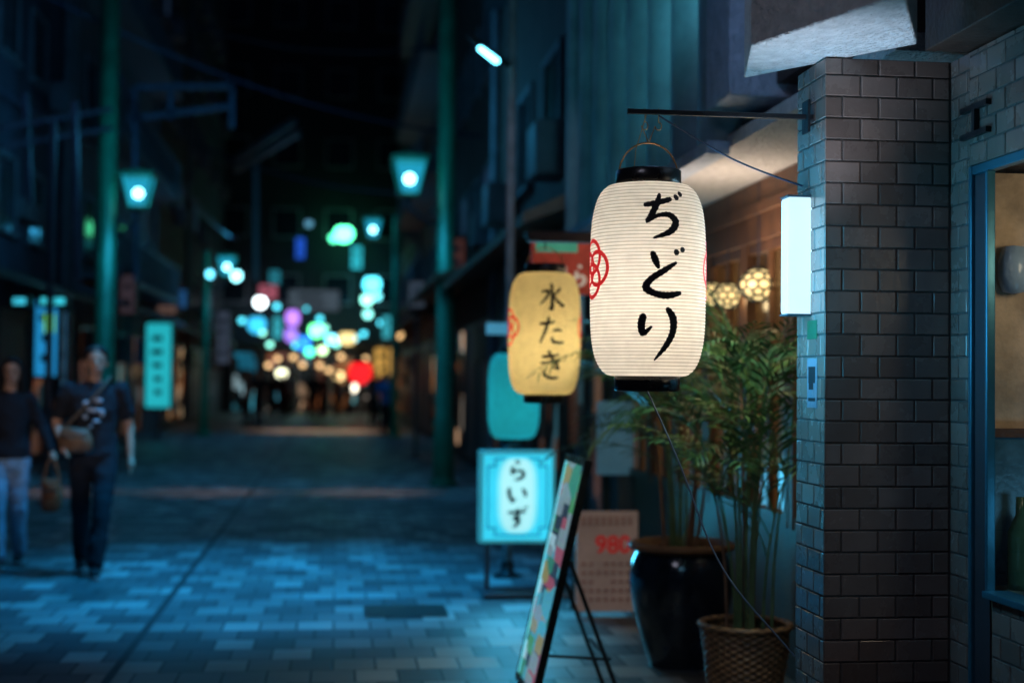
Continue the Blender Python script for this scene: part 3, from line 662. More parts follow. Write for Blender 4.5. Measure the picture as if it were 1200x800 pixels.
for (ax_,az_),(bx_,bz_) in zip(P8,P8[1:]+P8[:1]): m.box((cx+min(ax_,bx_)-bw/2,YS+.0062,zq+min(az_,bz_)-bw/2),(cx+max(ax_,bx_)+bw/2,YS+.0072,zq+max(az_,bz_)+bw/2))
m.build('border_print',pm('border_blue_print',(.0,.14,.25),.6,0,.1,5,0,(.0,.3,.5),.3),fc)
n=40
for j,(kx,kz,es_,col_,yo) in enumerate(((.145,.258,.98,(.14,.78,.94),.0060),(.130,.252,.98,(.24,.84,.96),.0057),(.112,.246,.98,(.42,.92,.98),.0054))):
    el=MB(); vs=[V(cx,YS+yo,zc_)]+[V(cx+kx*math.copysign(abs(math.cos(2*PI*k/n))**.6,math.cos(2*PI*k/n)),YS+yo,zc_+kz*math.copysign(abs(math.sin(2*PI*k/n))**.6,math.sin(2*PI*k/n))) for k in range(n)]
    el.add(vs,[(0,1+k,1+(k+1)%n) for k in range(n)]); el.build('pale_oval',glow('sign_pale_oval%d'%j,col_,es_,scale=3),fc)
m=MB(); hh=.160
for i,ch in enumerate('らいず'):
    strokes(m,ch,cx-.072,zc_+.238-(i+1)*hh+.03,.140,hh*.78,.023,lambda x,y,l:V(x,YS+.0046-.0003*l,y))
m.build('lettering',pm('teal_blue_print',(.0,.07,.14),.6),fc)
for xx in(x0_+.06,x1_-.06): MB().box((xx-.016,YS+.05,.03),(xx+.016,YS+.09,z0_)).build('leg',M['shutter'],sg,bevel=.003)
m=MB(); m.box((x0_+.02,YS-.12,.006),(x1_-.02,YS+.28,.045)); m.build('base',M['shutter'],sg,bevel=.01)
light('AREA','box_sign_glow',(cx,YS-.03,zc_),12,(.06,.6,1),.45,rot=(-PI/2,0,0))

# ------------------------------------------------------------------ thin pole with LED arm lamp
YP=10.6; pb_=PY(597,400,YP); pb_.z=0; zl=PY(590,78,YP).z
pr_=thing('lamp_post','slim weathered pole with a tilted tube light reaching over the street','lamp post',pb_)
MB().tube([pb_,pb_+V(0,0,zl+1.4)],[.037,.033],16).build('pole',M['rust'],pr_)
MB().lathe(pb_,[(.0,.004),(.1,.004),(.1,.02),(.05,.04),(.045,.12)],16).build('base_plate',M['dmetal'],pr_)
e0=PY(549,42,YP-.15); e1=PY(586,70,YP-.05)
MB().tube([V(pb_.x,YP,zl),e1,e0.lerp(e1,-.03)],[.022,.026,.022],10).build('arm',M['dmetal'],pr_)
MB().caps(e0.lerp(e1,.38)+V(0,0,-.028),e0.lerp(e1,.88)+V(0,0,-.028),.022,.026).build('tube_light',glow('led_tube',(.15,.75,1),9),pr_)
lp=e0.lerp(e1,.5)+V(-.25,-.05,-.1)
light('SPOT','led_lamp_light',lp,260,(.02,.45,1),.12,rot=aim(lp,(-.6,10.3,0)),spot=R(72),blend=1)
light('SPOT','street_lamp_or_fill',(-.6,10.4,5.6),1500,(.014,.42,1),.2,rot=(0,0,0),spot=R(60),blend=1)  # unseen spot above the street, added for the cyan pool
lq=V(pb_.x-.9,YP-2.6,zl+.2); light('SPOT','pole_fill_light',lq,60,(.5,.6,.85),.1,rot=aim(lq,(pb_.x,YP,2.9)),spot=R(34),blend=1)  # added spot that lights the slim pole
MB().bar(V(tc_.x,tc_.y,tc_.z+.39),V(pb_.x,YP,tc_.z+.39),.014).build('lantern_arm',M['dmetal'],pr_)
MB().box(PY(571,378,YP-.1),PY(594,392,YP-.03)).build('small_plate',glow('blue_plate',(.1,.45,.7),.5),pr_)
MB().tube([V(tc_.x,tc_.y,tc_.z+.3),V(tc_.x,tc_.y,tc_.z+.39)],.004,6).build('hanging_hook',M['dmetal'],tl)
zb2=yc.z+.62/2+.16
root=thing('lantern_bracket','brown wooden bar holding the yellow lantern out from the fluted facade','bracket',V(XF,YL,zb2))
MB().box((PY(618,268,YL).x,YL-.04,zb2),(XF+.02,YL+.04,zb2+.05)).build('arm',M['dwood'],root,bevel=.004)
MB().tube([V(yc.x,YL,zb2),V(yc.x,YL,zb2-.04)],.004,6).build('hook',M['dmetal'],root)
YR=8.3; a=PY(624,277,YR); b=PY(692,345,YR)
rs=thing('projecting_sign','red and white projecting sign with green top behind the yellow lantern','sign',V(b.x,YR,b.z))
fc=MB().box((a.x,YR,b.z),(b.x,YR+.08,a.z)).build('panel',pm('red_sign_face',(.5,.05,.03),.5,0,.4,8,0,(.8,.10,.05),.12),rs,bevel=.006)
m=MB(); 
for i in range(3): strokes(m,'たきら'[i],a.x+.03+i*.105,b.z+.05,.09,.12,.02,lambda x,y,l:V(x,YR-.002-.0003*l,y))
m.build('emblem',glow('white_sign_print',(.9,.75,.6),.35),fc)
MB().box((a.x+.02,YR-.003,a.z-.09),(b.x-.08,YR-.001,a.z-.03)).build('green_band',glow('green_sign_print',(.1,.55,.35),.3),fc)
MB().box((b.x,YR+.02,a.z-.06),(XF+.02,YR+.05,a.z-.03)).build('bracket',M['dmetal'],rs)
MB().box((a.x-.04,YR-.03,a.z+.002),(b.x+.06,YR+.12,a.z+.03)).build('hood',M['dwood'],rs,bevel=.004)

# ------------------------------------------------------------------ 980 board
YQ=8.75; a=PY(676,599,YQ); b=PY(747,716,YQ)
bd=thing('price_board','aged white price board with red numbers standing behind the dark pot','price board',V((a.x+b.x)/2,YQ,0))
pf=MB().box((a.x,YQ,b.z),(b.x,YQ+.03,a.z)).build('panel',pm('aged_white_board',(.46,.34,.30),.6,0,.2,5,.05,(.5,.34,.29),.13),bd,bevel=.004)  # board is no lamp; emission puts its brightness into the material
def text(name,s,size,loc,mat,parent):
    cu=bpy.data.curves.new(name,'FONT'); cu.body=s; cu.size=size; cu.align_x='CENTER'; cu.offset=size*.02
    o=bpy.data.objects.new(name,cu); C.objects.link(o); bpy.context.view_layer.update()
    me=bpy.data.meshes.new_from_object(o.evaluated_get(bpy.context.evaluated_depsgraph_get())); bpy.data.objects.remove(o)
    ob=bpy.data.objects.new(name,me); C.objects.link(ob); me.materials.clear(); me.materials.append(mat)
    me.transform(Matrix.Translation(Vector(loc)-ORG[parent.name])@Matrix.Rotation(PI/2,4,'X')); ob.parent=parent; ORG[ob.name]=ORG[parent.name]; return ob
redp=pm('red_price_print',(.5,.01,.015),.5,0,.1,5,0,(.8,.02,.02),.22)  # emission lifts the print along with the board
redl=pm('faded_red_print',(.40,.12,.10),.5,0,.1,5,0)
cx=(a.x+b.x)/2
text('price_number','980',.15,(cx+.035,YQ-.003,a.z-.255),redp,pf)
m=MB(); strokes(m,'円',b.x-.033,a.z-.255,.024,.035,.006,lambda x,y,l:V(x,YQ-.003-.0003*l,y)); m.build('yen_character',redp,pf)
m=MB()
for k in range(8): 
    xx=a.x+.03+k*.042
    for z_ in(.045,.065,.085): m.box((xx,YQ-.003,a.z-z_),(xx+.026,YQ-.001,a.z-z_+.007))
    m.box((xx+.01,YQ-.0035,a.z-.09),(xx+.015,YQ-.0015,a.z-.035))
for r_ in range(5):
    for k in range(7): 
        if random.random()<.85: xx=a.x+.03+k*.047; m.box((xx,YQ-.003,a.z-.33-r_*.055),(xx+.030,YQ-.001,a.z-.322-r_*.055)); m.box((xx+.013,YQ-.0035,a.z-.342-r_*.055),(xx+.019,YQ-.0015,a.z-.312-r_*.055))
m.build('small_print',redl,pf)
m=MB()
for xx in(a.x+.02,b.x-.02): m.bar((xx,YQ+.02,a.z),(xx,YQ+.3,0),.02); m.bar((xx,YQ+.04,b.z+.02),(xx,YQ+.02,0),.02)
m.build('stand',M['dwood'],bd)

# ------------------------------------------------------------------ green street lamps
pane_mat,nt,b=nodes('thin_cyan_glass'); N=nt.nodes; L=nt.links
tr=N.new('ShaderNodeBsdfTransparent'); tr.inputs[0].default_value=(.7,.92,1,1); em=N.new('ShaderNodeEmission'); em.inputs[0].default_value=(.02,.42,.62,1); em.inputs[1].default_value=.42
ad=N.new('ShaderNodeAddShader'); L.new(tr.outputs[0],ad.inputs[0]); L.new(em.outputs[0],ad.inputs[1]); L.new(ad.outputs[0],N['Material Output'].inputs[0])
def street_lamp(label,base,headoff,zh_,hs,pw=60,pr=1.,top=9.8,pt_=50):
    t=thing('street_lamp',label,'street lamp',base,'green street lamps along the street')
    B=Vector(base)
    MB().tube([B+V(0,0,0),B+V(0,0,.9),B+V(0,0,.92),B+V(0,0,top)],[.15*pr,.145*pr,.125*pr,.115*pr],20).build('pole',M['pole'],t)
    MB().lathe(B,[(.2,0),(.2,.05),(.15,.1),(.14,.3)],20).build('base',M['pole'],t)
    hc=B+V(headoff,-.15,zh_)
    m=MB()
    m.tube([B+V(0,0,zh_-.55),B+V(headoff*.5,-.07,zh_-.62),hc+V(0,0,-.5*hs-.08),hc+V(0,0,-.5*hs+.06)],.03,10); m.tube([B+V(0,0,zh_-.2),B+V(headoff*.5,-.07,zh_-.5)],.02,8); m.build('arm',M['dmetal'],t)
    hd=MB(); rb_,rt=.27*hs,.50*hs
    for k in range(4):
        a_=PI/4+k*PI/2; hd.tube([hc+V(rb_*math.cos(a_),rb_*math.sin(a_),-.36*hs),hc+V(rt*math.cos(a_),rt*math.sin(a_),.36*hs)],.018,6)
    hd.lathe(hc,[(rb_+.02,-.40*hs),(rb_+.03,-.36*hs),(rb_,-.33*hs)],4,False,PI/4); hd.lathe(hc,[(0,-.42*hs),(rb_+.02,-.40*hs)],4,False,PI/4)
    hd.lathe(hc,[(rt+.01,.34*hs),(rt+.05,.37*hs),(rt+.03,.41*hs),(.12*hs,.52*hs),(0,.54*hs)],4,False,PI/4)
    h=hd.build('lamp_head',M['pole'],t)
    MB().lathe(hc,[(rb_-.005,-.33*hs),(rt-.02,.34*hs)],4,False,PI/4).build('lamp_glass',pane_mat,h)
    MB().ell(hc+V(0,-.0,-.02),(.115*hs,)*3,16,12).build('bulb',glow('globe_bulb',(.35,.88,1),9),h)
    light('SPOT','street_lamp_or_fill',hc+V(0,-.35,-.35),pw,(.05,.45,1),.2,rot=(0,0,0),spot=R(150),blend=1)
    light('POINT','street_lamp_or_fill',hc+V(headoff*.6,-1.3,.5),pt_,(.04,.42,.8),.3)
    return t
gb=PY(521,440,19.6); gb.z=0; hz=PY(480,208,19.45)
street_lamp('green street lamp on the right, nearest the white box sign',gb,hz.x-gb.x,hz.z,.66)
gb2=PY(122,430,21.5); gb2.z=0; hz2=PY(162,225,21.35)
street_lamp('green street lamp at the left side beyond the two walkers',gb2,hz2.x-gb2.x,hz2.z,.64,pr=1.15,pt_=70)
gb3=PY(240,440,36); gb3.z=0; hz3=PY(266,312,35.85)
street_lamp('distant green street lamp on the left side of the street',gb3,hz3.x-gb3.x,hz3.z,.66,pr=.7,top=4.6,pt_=25)
gb4=PY(462,440,36); gb4.z=0; hz4=PY(437,268,35.8)
street_lamp('distant green street lamp on the right side of the street',gb4,hz4.x-gb4.x,hz4.z,.66,pr=.7,top=5.6,pt_=25)

# ------------------------------------------------------------------ ground
def sheet(name,x0,x1,y0,y1,z,mat):
    return struct(MB().add([(x0,y0,z),(x1,y0,z),(x1,y1,z),(x0,y1,z)],[(0,1,2,3)]).build(name,mat,org=(0,0,z)))
sheet('ground',-200,200,-60,300,0,M['asphalt'])
sheet('street',-4.9,2.3,-4,62,.004,M['paving'])
XD=G(200,700).x
sheet('drain_channel',XD-.022,XD+.022,-4,60,.008,pm('dark_drain',(.04,.042,.05),.6,.3))
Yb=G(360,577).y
sheet('light_streak_band',-4.9,2.2,Yb-.35,Yb+.35,.008,M['band'])  # streak of warm light painted as a paler strip
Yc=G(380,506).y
sheet('light_streak_band',-4.9,2.2,Yc-1.5,Yc+2.5,.008,M['band'])  # farther lit strip of ground, painted the same way
c=G(475,717)
o=sheet('manhole_cover',c.x-.26,c.x+.26,c.y-.22,c.y+.22,.012,M['dmetal']); del o['kind']; tag(o,'dark rectangular metal cover set in the paving blocks','manhole cover')
for xx in (-3.6,-1.6,.4): light('SPOT','cross_street_light',(xx,Yb,3.0),70,(1,.62,.5),.1,rot=(0,0,0),spot=R(42),blend=1)
light('SPOT','far_shop_light',(-.3,Yc+.5,5),900,(1,.62,.40),.3,rot=(0,0,0),spot=R(58),blend=1)

# ------------------------------------------------------------------ buildings
D_=(.0,.0,.0)
warmshop=shopglow('warm_shop_glass',[(0,D_),(.5,(.5,.16,.04)),(.72,(1,.5,.2)),(.9,(1,.75,.45)),(.96,(.2,.8,.9))],.42)
cyanshop=shopglow('cyan_shop_glass',[(0,D_),(.5,(.02,.3,.5)),(.72,(.1,.6,.8)),(.9,(.6,.9,1))],.5)
mixshop=shopglow('mixed_shop_glass',[(0,D_),(.35,(.4,.12,.04)),(.5,D_),(.66,(1,.6,.35)),(.76,(.1,.5,.7)),(.86,(.8,.2,.3)),(.94,(1,.85,.7))],.55,1.6)
dimshop=shopglow('dim_shop_glass',[(0,D_),(.6,(.15,.06,.03)),(.8,(.3,.14,.07)),(.93,(.08,.3,.4))],.3)
def building(label,side,X,Y0,Y1,H,wm_,eave=2.8,ew=.8,lit=.2,emat=None,seed=0,bal=False):
    rnd=random.Random(seed); s=side
    t=thing('street_building',label,'building',V(X,(Y0+Y1)/2,0))
    MB().box((X,Y0,0),(X+s*6,Y1,H)).build('wall',wm_,t)
    m=MB(); m.box((X-s*.25,Y0,H),(X+s*6.1,Y1,H+.18)); m.build('roof',M['darkwall'],t)
    a_=MB(); xs=X-s*ew; P=[V(X,Y0,eave+.35),V(xs,Y0,eave),V(xs,Y0,eave-.08),V(X,Y0,eave+.2)]
    a_.add(P+[p_+V(0,Y1-Y0,0) for p_ in P],[(0,1,2,3),(4,7,6,5),(0,4,5,1),(1,5,6,2),(2,6,7,3),(3,7,4,0)]); a_.build('eave',emat or M['dwood'],t)
    y=Y0+.3
    while y+2.2<Y1:
        k=rnd.random()
        f=MB(); f.box((X-s*.06,y,.1),(X-s*.002,y+.08,2.45)); f.box((X-s*.06,y+1.92,.1),(X-s*.002,y+2,2.45)); f.box((X-s*.055,y+.08,2.37),(X-s*.002,y+1.92,2.45)); f.box((X-s*.055,y+.08,.1),(X-s*.002,y+1.92,.2))
        if k<.4:
            for i in range(22): f.box((X-s*.03,y+.08,.2+i*.098),(X-s*.004,y+1.92,.2+i*.098+.085))
            f.build('shutter',M['shutter'],t)
        else:
            f.box((X-s*.05,y+.96,.2),(X-s*.003,y+1.02,2.37)); fo=f.build('shop_door',M['dwood'],t)
            mt=dimshop if rnd.random()>lit else rnd.choice([warmshop,cyanshop,mixshop])
            MB().box((X-s*.02,y+.08,.2),(X-s*.0025,y+1.92,2.37)).build('door_pane',mt,fo)
        if rnd.random()<.5:
            m=MB(); yy=y+.15
            while yy<y+1.8: m.box((X-s*(.10+.015*rnd.random()),yy,1.75),(X-s*.09,yy+.36,2.3)); yy+=.4
            m.box((X-s*.12,y,2.3),(X-s*.09,y+2,2.33)); m.build('shop_curtain',rnd.choice([M['dwood'],pm('indigo_curtain',(.03,.04,.12),.9),pm('maroon_curtain',(.12,.02,.03),.9)]),t)
        y+=2.25
    z=eave+.9
    while z+1.3<H:
        y=Y0+.7
        while y+1.4<Y1:
            f=MB(); w_=1.2; h_=1.15
            f.box((X-s*.05,y,z),(X-s*.002,y+.07,z+h_)); f.box((X-s*.05,y+w_-.07,z),(X-s*.002,y+w_,z+h_)); f.box((X-s*.045,y+.07,z+h_-.07),(X-s*.002,y+w_-.07,z+h_)); f.box((X-s*.1,y-.05,z-.06),(X-s*.002,y+w_+.05,z-.002)); f.box((X-s*.03,y+w_/2-.02,z),(X-s*.002,y+w_/2+.02,z+h_-.07))
            fo=f.build('window',M['palew'],t)
            MB().box((X-s*.02,y+.07,z),(X-s*.0022,y+w_-.07,z+h_-.07)).build('window_pane',M['glass'] if rnd.random()>lit*.3 else glow('dim_blue_pane',(.1,.2,.4),.08),fo)
            if rnd.random()<.35:
                m=MB(); m.box((X-s*.38,y+1.3,z-.3),(X-s*.05,y+1.95,z+.2)); m.lathe((X-s*.2,y+1.6,z-.32),[(.0,0),(.05,.0),(.05,.02)],8); m.build('air_conditioner',M['palew'],t,bevel=.02)
            y+=2.1
        if bal:
            b_=MB(); b_.box((X-s*.75,Y0+.3,z-.45),(X-s*.002,Y1-.3,z-.33)); b_.box((X-s*.75,Y0+.3,z+.4),(X-s*.7,Y1-.3,z+.45))
            yy=Y0+.3
            while yy<Y1-.3: b_.box((X-s*.74,yy,z-.33),(X-s*.71,yy+.03,z+.4)); yy+=.22
            b_.build('balcony',M['palew'],t)
        z+=2.6
    MB().tube([V(X-s*.1,Y1-.2,0),V(X-s*.1,Y1-.2,H)],.05,8).build('drainpipe',M['palew'],t)
    return t
building('dark slate building at far left behind the two walkers',-1,-4.9,12,26,9.0,M['bluewall'],2.7,1.0,.15,seed=1)
building('cream walled building with pale balconies, second on the left',-1,-4.7,26.3,37,12.2,M['cream'],2.8,.9,.3,M['palew'],seed=2,bal=True)
building('brown walled building, third on the left side of the street',-1,-4.9,37.3,47,14,M['brownwall'],2.8,.8,.7,seed=3)
building('slate building, last on the left before the street end',-1,-4.8,47.3,59,17,M['bluewall'],2.8,.8,.9,seed=4)
building('brown wooden fronted building just past the fluted facade',1,2.15,10.75,19,6.4,M['brownwall'],2.75,.75,.3,M['wood'],seed=5)
building('dark building behind the right green street lamp',1,2.4,19.3,30,10.0,M['brownwall'],2.9,1.1,.4,M['wood'],seed=6)
building('cream building farther along the right side',1,2.5,30.3,43,13.5,M['cream'],2.9,.9,.6,seed=7,bal=True)
building('slate building, last on the right before the street end',1,2.6,43.3,59,17,M['bluewall'],2.9,.8,.8,seed=8)
eb=thing('end_building','wide tall dark building closing the far end of the street','building',V(0,61,0))
MB().box((-14,61,0),(14,67,21)).build('wall',M['darkwall'],eb)
MB().box((-14.2,60.7,21),(14.2,67.2,21.3)).build('roof',M['darkwall'],eb)
MB().box((-4.6,60.0,2.75),(3.2,60.99,2.95)).build('eave',M['dwood'],eb)
for i,(x0e,x1e,mt) in enumerate([(-4.4,-3.2,cyanshop),(-3.0,-1.9,mixshop),(-1.7,-.5,mixshop),(-.3,.9,warmshop),(1.1,2.0,mixshop),(2.2,3.2,warmshop)]):
    f=MB(); f.box((x0e,60.9,0),(x0e+.1,60.998,2.6)); f.box((x1e-.1,60.9,0),(x1e,60.998,2.6)); f.box((x0e+.1,60.9,2.5),(x1e-.1,60.998,2.6)); fo=f.build('shop_front',M['palew'],eb)
    MB().box((x0e+.1,60.95,.1),(x1e-.1,60.997,2.5)).build('shop_pane',mt,fo)
for i in range(5):
    for z in(4.6,7.4,10.4,13.4,16.4):
        f=MB(); xx=-5+i*2.2; f.box((xx,60.9,z),(xx+1.2,60.998,z+.08)); f.box((xx,60.9,z+1.2),(xx+1.2,60.998,z+1.28)); f.box((xx,60.9,z+.08),(xx+.08,60.998,z+1.2)); f.box((xx+1.12,60.9,z+.08),(xx+1.2,60.998,z+1.2)); fo=f.build('window',M['palew'],eb)
        MB().box((xx+.08,60.96,z+.08),(xx+1.12,60.996,z+1.2)).build('window_pane',M['glass'],fo)
def gantry(label,pts,r,mat):
    t=thing('street_gantry',label,'gantry',pts[0][0])
    for a_,b_ in pts: MB().bar(a_,b_,r,r).build('beam',mat,t)
Yg=24.0; a=PY(158,103,Yg); b=PY(272,101,Yg)
gantry('dark steel frame with a crossbar high on the left behind the street lamp',[(a,b),(a,PY(160,330,Yg)),(b,PY(272,150,Yg)),(PY(200,103,Yg),PY(200,140,Yg)),(PY(150,140,Yg),PY(270,125,Yg))],.09,pm('blue_steel',(.10,.13,.20),.5,.3))
a=PY(0,150,17.5); b=PY(130,128,19)
gantry('horizontal pipes crossing the dark building at the upper left edge',[(a,b),(PY(0,172,17.5),PY(130,150,19)),(PY(30,110,18),PY(36,240,18)),(PY(88,120,18),PY(92,330,18))],.06,pm('dull_pipe',(.13,.13,.17),.6,.2))
a=PY(276,188,40); b=PY(345,142,33)
gantry('pale sloping roof edge over the left side of the street',[(a,b),(PY(276,200,40),PY(350,155,33)),(PY(300,190,38),PY(300,330,38))],.14,pm('dull_roof_edge',(.16,.16,.18),.6,.1))
for (u,v,w_,h_,mt,lab) in ((88,180,34,46,M['palew'],'grey metal cabinet high on the dark slate building at far left'),(30,250,30,22,M['cream'],'pale board on the dark slate building near the left edge'),(100,300,26,30,M['shutter'],'grey meter box on the slate building left of the green pole')):
    c=PX(u,v,-4.9) if u<80 else PX(u,v,-4.86); Wd=w_/F*c.y; Hd=h_/F*c.y/2
    c.x=-4.895; o=MB().box(c+V(.0,-Wd*2,-Hd),c+V(.14,Wd*2,Hd)).build('wall_cabinet',mt,org=c,bevel=.02); tag(o,lab,'cabinet')

# ------------------------------------------------------------------ distant lights and signs
def gsign(kind,u,v,w,h,col,es,label,Y=59.5,ywall=60.99,cat=None,group=None):
    c=PY(u,v,Y); W=w/F*Y/2; H=h/F*Y/2
    t=thing('wall_lamp' if kind=='o' else 'glowing_sign',label,cat or ('lamp' if kind=='o' else 'sign'),c,group)
    mt=glow('glow_%s'%str(tuple(round(x,2) for x in col))+'%.1f'%es,col,es,scale=2)
    if kind=='o':
        MB().ell(c,(W,W*.8,H),18,12).build('lamp_globe',mt,t)
        MB().lathe(c,[(W*.3,H*1.15),(W*.75,H*.85),(W*.7,H*.75)],14).build('lamp_cap',M['dmetal'],t)
    else:
        MB().box(c-V(W,.08,H),c+V(W,.08,H)).build('lit_panel',mt,t,bevel=min(W,H)*.15)
        f=MB(); e=.05
        f.box(c+V(-W-e,-.07,H),c+V(W+e,.1,H+e)); f.box(c+V(-W-e,-.07,-H-e),c+V(W+e,.1,-H)); f.box(c+V(-W-e,-.07,-H),c+V(-W,.1,H)); f.box(c+V(W,-.07,-H),c+V(W+e,.1,H)); f.build('frame',M['dmetal'],t)
        f=MB(); nb_=max(2,int(H/.18))
        for i in range(nb_):
            zz=c.z-H*.8+(i+.5)*H*1.6/nb_; ww=W*random.uniform(.25,.7); f.box((c.x-ww,c.y-.084,zz-H*.3/nb_),(c.x+ww*random.uniform(.5,1),c.y-.081,zz+H*.3/nb_))
        f.build('print',pm('sign_dark_print',(.02,.05,.08),.6),t.children[0])
    if ywall: MB().box(c+V(-.03,.02,-.03),V(c.x+.03,ywall,c.z+.03)).build('bracket',M['dmetal'],t)
    return t
gsign('o',403,274,22,20,(.10,1,.45),7,'bright green lamp high above the far street end')
gsign('o',391,279,10,10,(.10,1,.5),4,'smaller green lamp touching the bright green lamp')
gsign('r',418,302,12,26,(.03,.5,.6),1.1,'narrow teal sign under the bright green lamp')
gsign('o',436,333,20,20,(.1,.8,1),4,'round cyan lamp on the right of the far street end')
gsign('o',430,351,13,13,(.3,1,.8),4,'small pale cyan lamp below the round cyan lamp')
gsign('o',442,347,9,9,(.2,.9,1),3,'tiny cyan lamp right of the small pale cyan lamp')
gsign('r',352,291,10,24,(.02,.12,.75),.8,'narrow deep blue sign high at the street end')
gsign('o',362,262,9,9,(.1,.3,.45),1.2,'faint blue lamp at the top of the street end')
gsign('o',305,354,14,14,(.8,.95,1),6,'small bright white lamp at the left of the street end')
gsign('r',314,342,20,16,(.6,.15,.22),.6,'pinkish red sign above the small white lamp')
gsign('r',368,352,58,24,(.12,.17,.22),.4,'wide pale grey sign over the far shops')
gsign('o',301,380,21,21,(.04,.5,.85),1.8,'round blue lamp at the left of the street end')
gsign('o',343,372,16,22,(.50,.22,.95),1.7,'violet lamp in the middle of the street end')
gsign('o',341,392,15,18,(.40,.22,.95),1.5,'violet lamp just under the other violet lamp')
gsign('r',325,384,9,24,(.05,.5,.6),.9,'slim cyan sign left of the violet lamps')
gsign('o',371,387,17,17,(.15,1,.35),5,'small vivid green lamp right of the violet lamps')
gsign('o',388,397,12,12,(.2,.8,1),5,'small blue white lamp over the far crowd')
gsign('o',407,396,20,16,(1,.75,.3),1.7,'yellow lamp at the far street end')
gsign('o',355,401,18,18,(.03,.25,.95),2.0,'deep blue lamp beneath the violet lamps')
gsign('o',363,412,10,10,(.1,1,.6),4,'tiny green lamp above the distant crowd')
gsign('o',378,410,10,10,(.6,1,.5),4,'tiny yellow green lamp above the distant crowd')
gsign('o',422,436,28,28,(1,.015,.02),1.5,'large round red lamp at the right of the distant crowd',Y=50,ywall=None)
gsign('r',449,424,20,32,(1,.55,.12),.6,'yellow upright sign beside the red lamp',Y=48,ywall=None)
gsign('o',330,437,12,11,(.9,.9,.6),4,'small cream lamp low at the left of the crowd')
gsign('o',397,440,11,11,(1,.7,.3),3,'small orange lamp low in the middle of the crowd')
gsign('o',413,454,11,11,(1,.9,.7),4,'small warm white lamp below the red lamp')
gsign('r',453,383,9,26,(.05,.5,.6),.8,'narrow cyan sign above the yellow upright sign',Y=45,ywall=None)
gsign('o',467,392,10,10,(1,.6,.25),2.0,'small orange lamp right of the narrow cyan sign',Y=44,ywall=None)
gsign('o',431,368,10,10,(.3,1,.9),3,'small turquoise lamp above the yellow sign')
gsign('r',322,325,12,16,(.03,.3,.4),.6,'dim teal sign high on the left of the street end')
gsign('o',246,321,8,10,(.15,.75,1),4,'small cyan lamp left of the distant left street lamp',Y=35,ywall=None)
gsign('o',277,323,12,13,(.3,.9,1),5,'small bright cyan lamp right of the distant left street lamp',Y=35.5,ywall=None)
gsign('r',186,428,28,96,(.02,.50,.58),.85,'tall cyan lit signboard on the left building front',Y=34,ywall=None)
t=gsign('r',55,396,24,86,(.02,.34,.75),.65,'upright blue screen sign at far left beyond the walkers',Y=21,ywall=None)
c=PY(58,376,20.9); MB().box(c-V(.07,.012,.16),c+V(.07,0,.10)).build('green_panel',glow('green_glow',(.25,.9,.2),.8),t.children[0])
gsign('r',63,353,26,7,(.05,.7,.85),1.0,'thin cyan strip sign just above the upright blue screen sign',Y=20.6,ywall=None)
gsign('r',24,353,13,7,(.05,.6,.8),1.2,'tiny cyan sign at the far left edge',Y=20,ywall=None)
gsign('r',76,415,5,95,(.05,.15,.25),.35,'thin blue lit strip beside the upright blue screen sign',Y=22,ywall=None)
gsign('r',210,350,16,20,(.03,.15,.4),.4,'dim blue sign between the left lamps',Y=38,ywall=None)
gsign('r',196,360,20,14,(.35,.2,.16),.3,'dim brown sign between the left lamps',Y=37,ywall=None)
gsign('r',150,345,16,44,(.10,.07,.09),.3,'dim grey upright sign right of the left green pole',Y=27,ywall=None)
gsign('r',262,395,14,60,(.10,.13,.2),.3,'dim blue grey banner on the left before the street end',Y=42,ywall=None)
gsign('r',488,345,18,30,(.10,.14,.2),.3,'dim grey sign beside the right green pole',Y=26,ywall=None)
gsign('r',536,300,16,40,(.14,.05,.04),.3,'dim maroon sign on the right wooden building',Y=20.5,ywall=None)
gsign('o',548,155,14,9,(.05,.12,.4),.6,'faint blue lamp high on the right above the street lamp',Y=28,ywall=None)
for i in range(10):
    gsign('o',312+i*15+random.uniform(-4,4),426+random.uniform(-9,9),6,6,(1,.62,.28),2.4,'small warm bulb among the row over the far shops',group='small warm bulbs over the far shops')
for i in range(13):
    gsign('o',288+i*14+random.uniform(-6,6),392+random.uniform(-34,14),6.5,6.5,random.choice([(.1,.8,1),(.1,.8,1),(.3,1,.8)]),3,'small cyan bulb among the cluster at the far street end',group='small cyan bulbs at the far street end')
for (u,Y,z,lab) in ((422,50.2,2.0,'thin post carrying the large red lamp'),(449,48.2,2.0,'thin post carrying the yellow upright sign'),(453,45.2,3.6,'thin post carrying the narrow cyan sign'),(186,34.2,3.0,'post behind the tall cyan signboard'),(55,21.2,2.9,'post behind the upright blue screen sign'),(57,17.0,4.4,'thin grey pole at the far left edge of the street'),(150,27.2,3.6,'post behind the dim grey upright sign'),(488,26.2,3.6,'post behind the dim grey sign on the right')):
    p=PY(u,440,Y); p.z=0; mm_=MB(); mm_.tube([p,p+V(0,0,z)],.04,10); mm_.lathe(p,[(.12,0),(.12,.04),(.05,.06)],12); o=mm_.build('sign_post',M['shutter'],org=p); tag(o,lab,'post')
a=PY(700,470,10.72); b=PY(742,556,10.72)
o=MB().box((a.x,10.70,b.z),(b.x,10.745,a.z)).build('poster_panel',pm('pale_blue_panel',(.25,.35,.4),.5,0,.3,4,.05,(.12,.3,.4),.14),org=b,bevel=.006); tag(o,'pale blue upright panel on the wall behind the palms','panel')
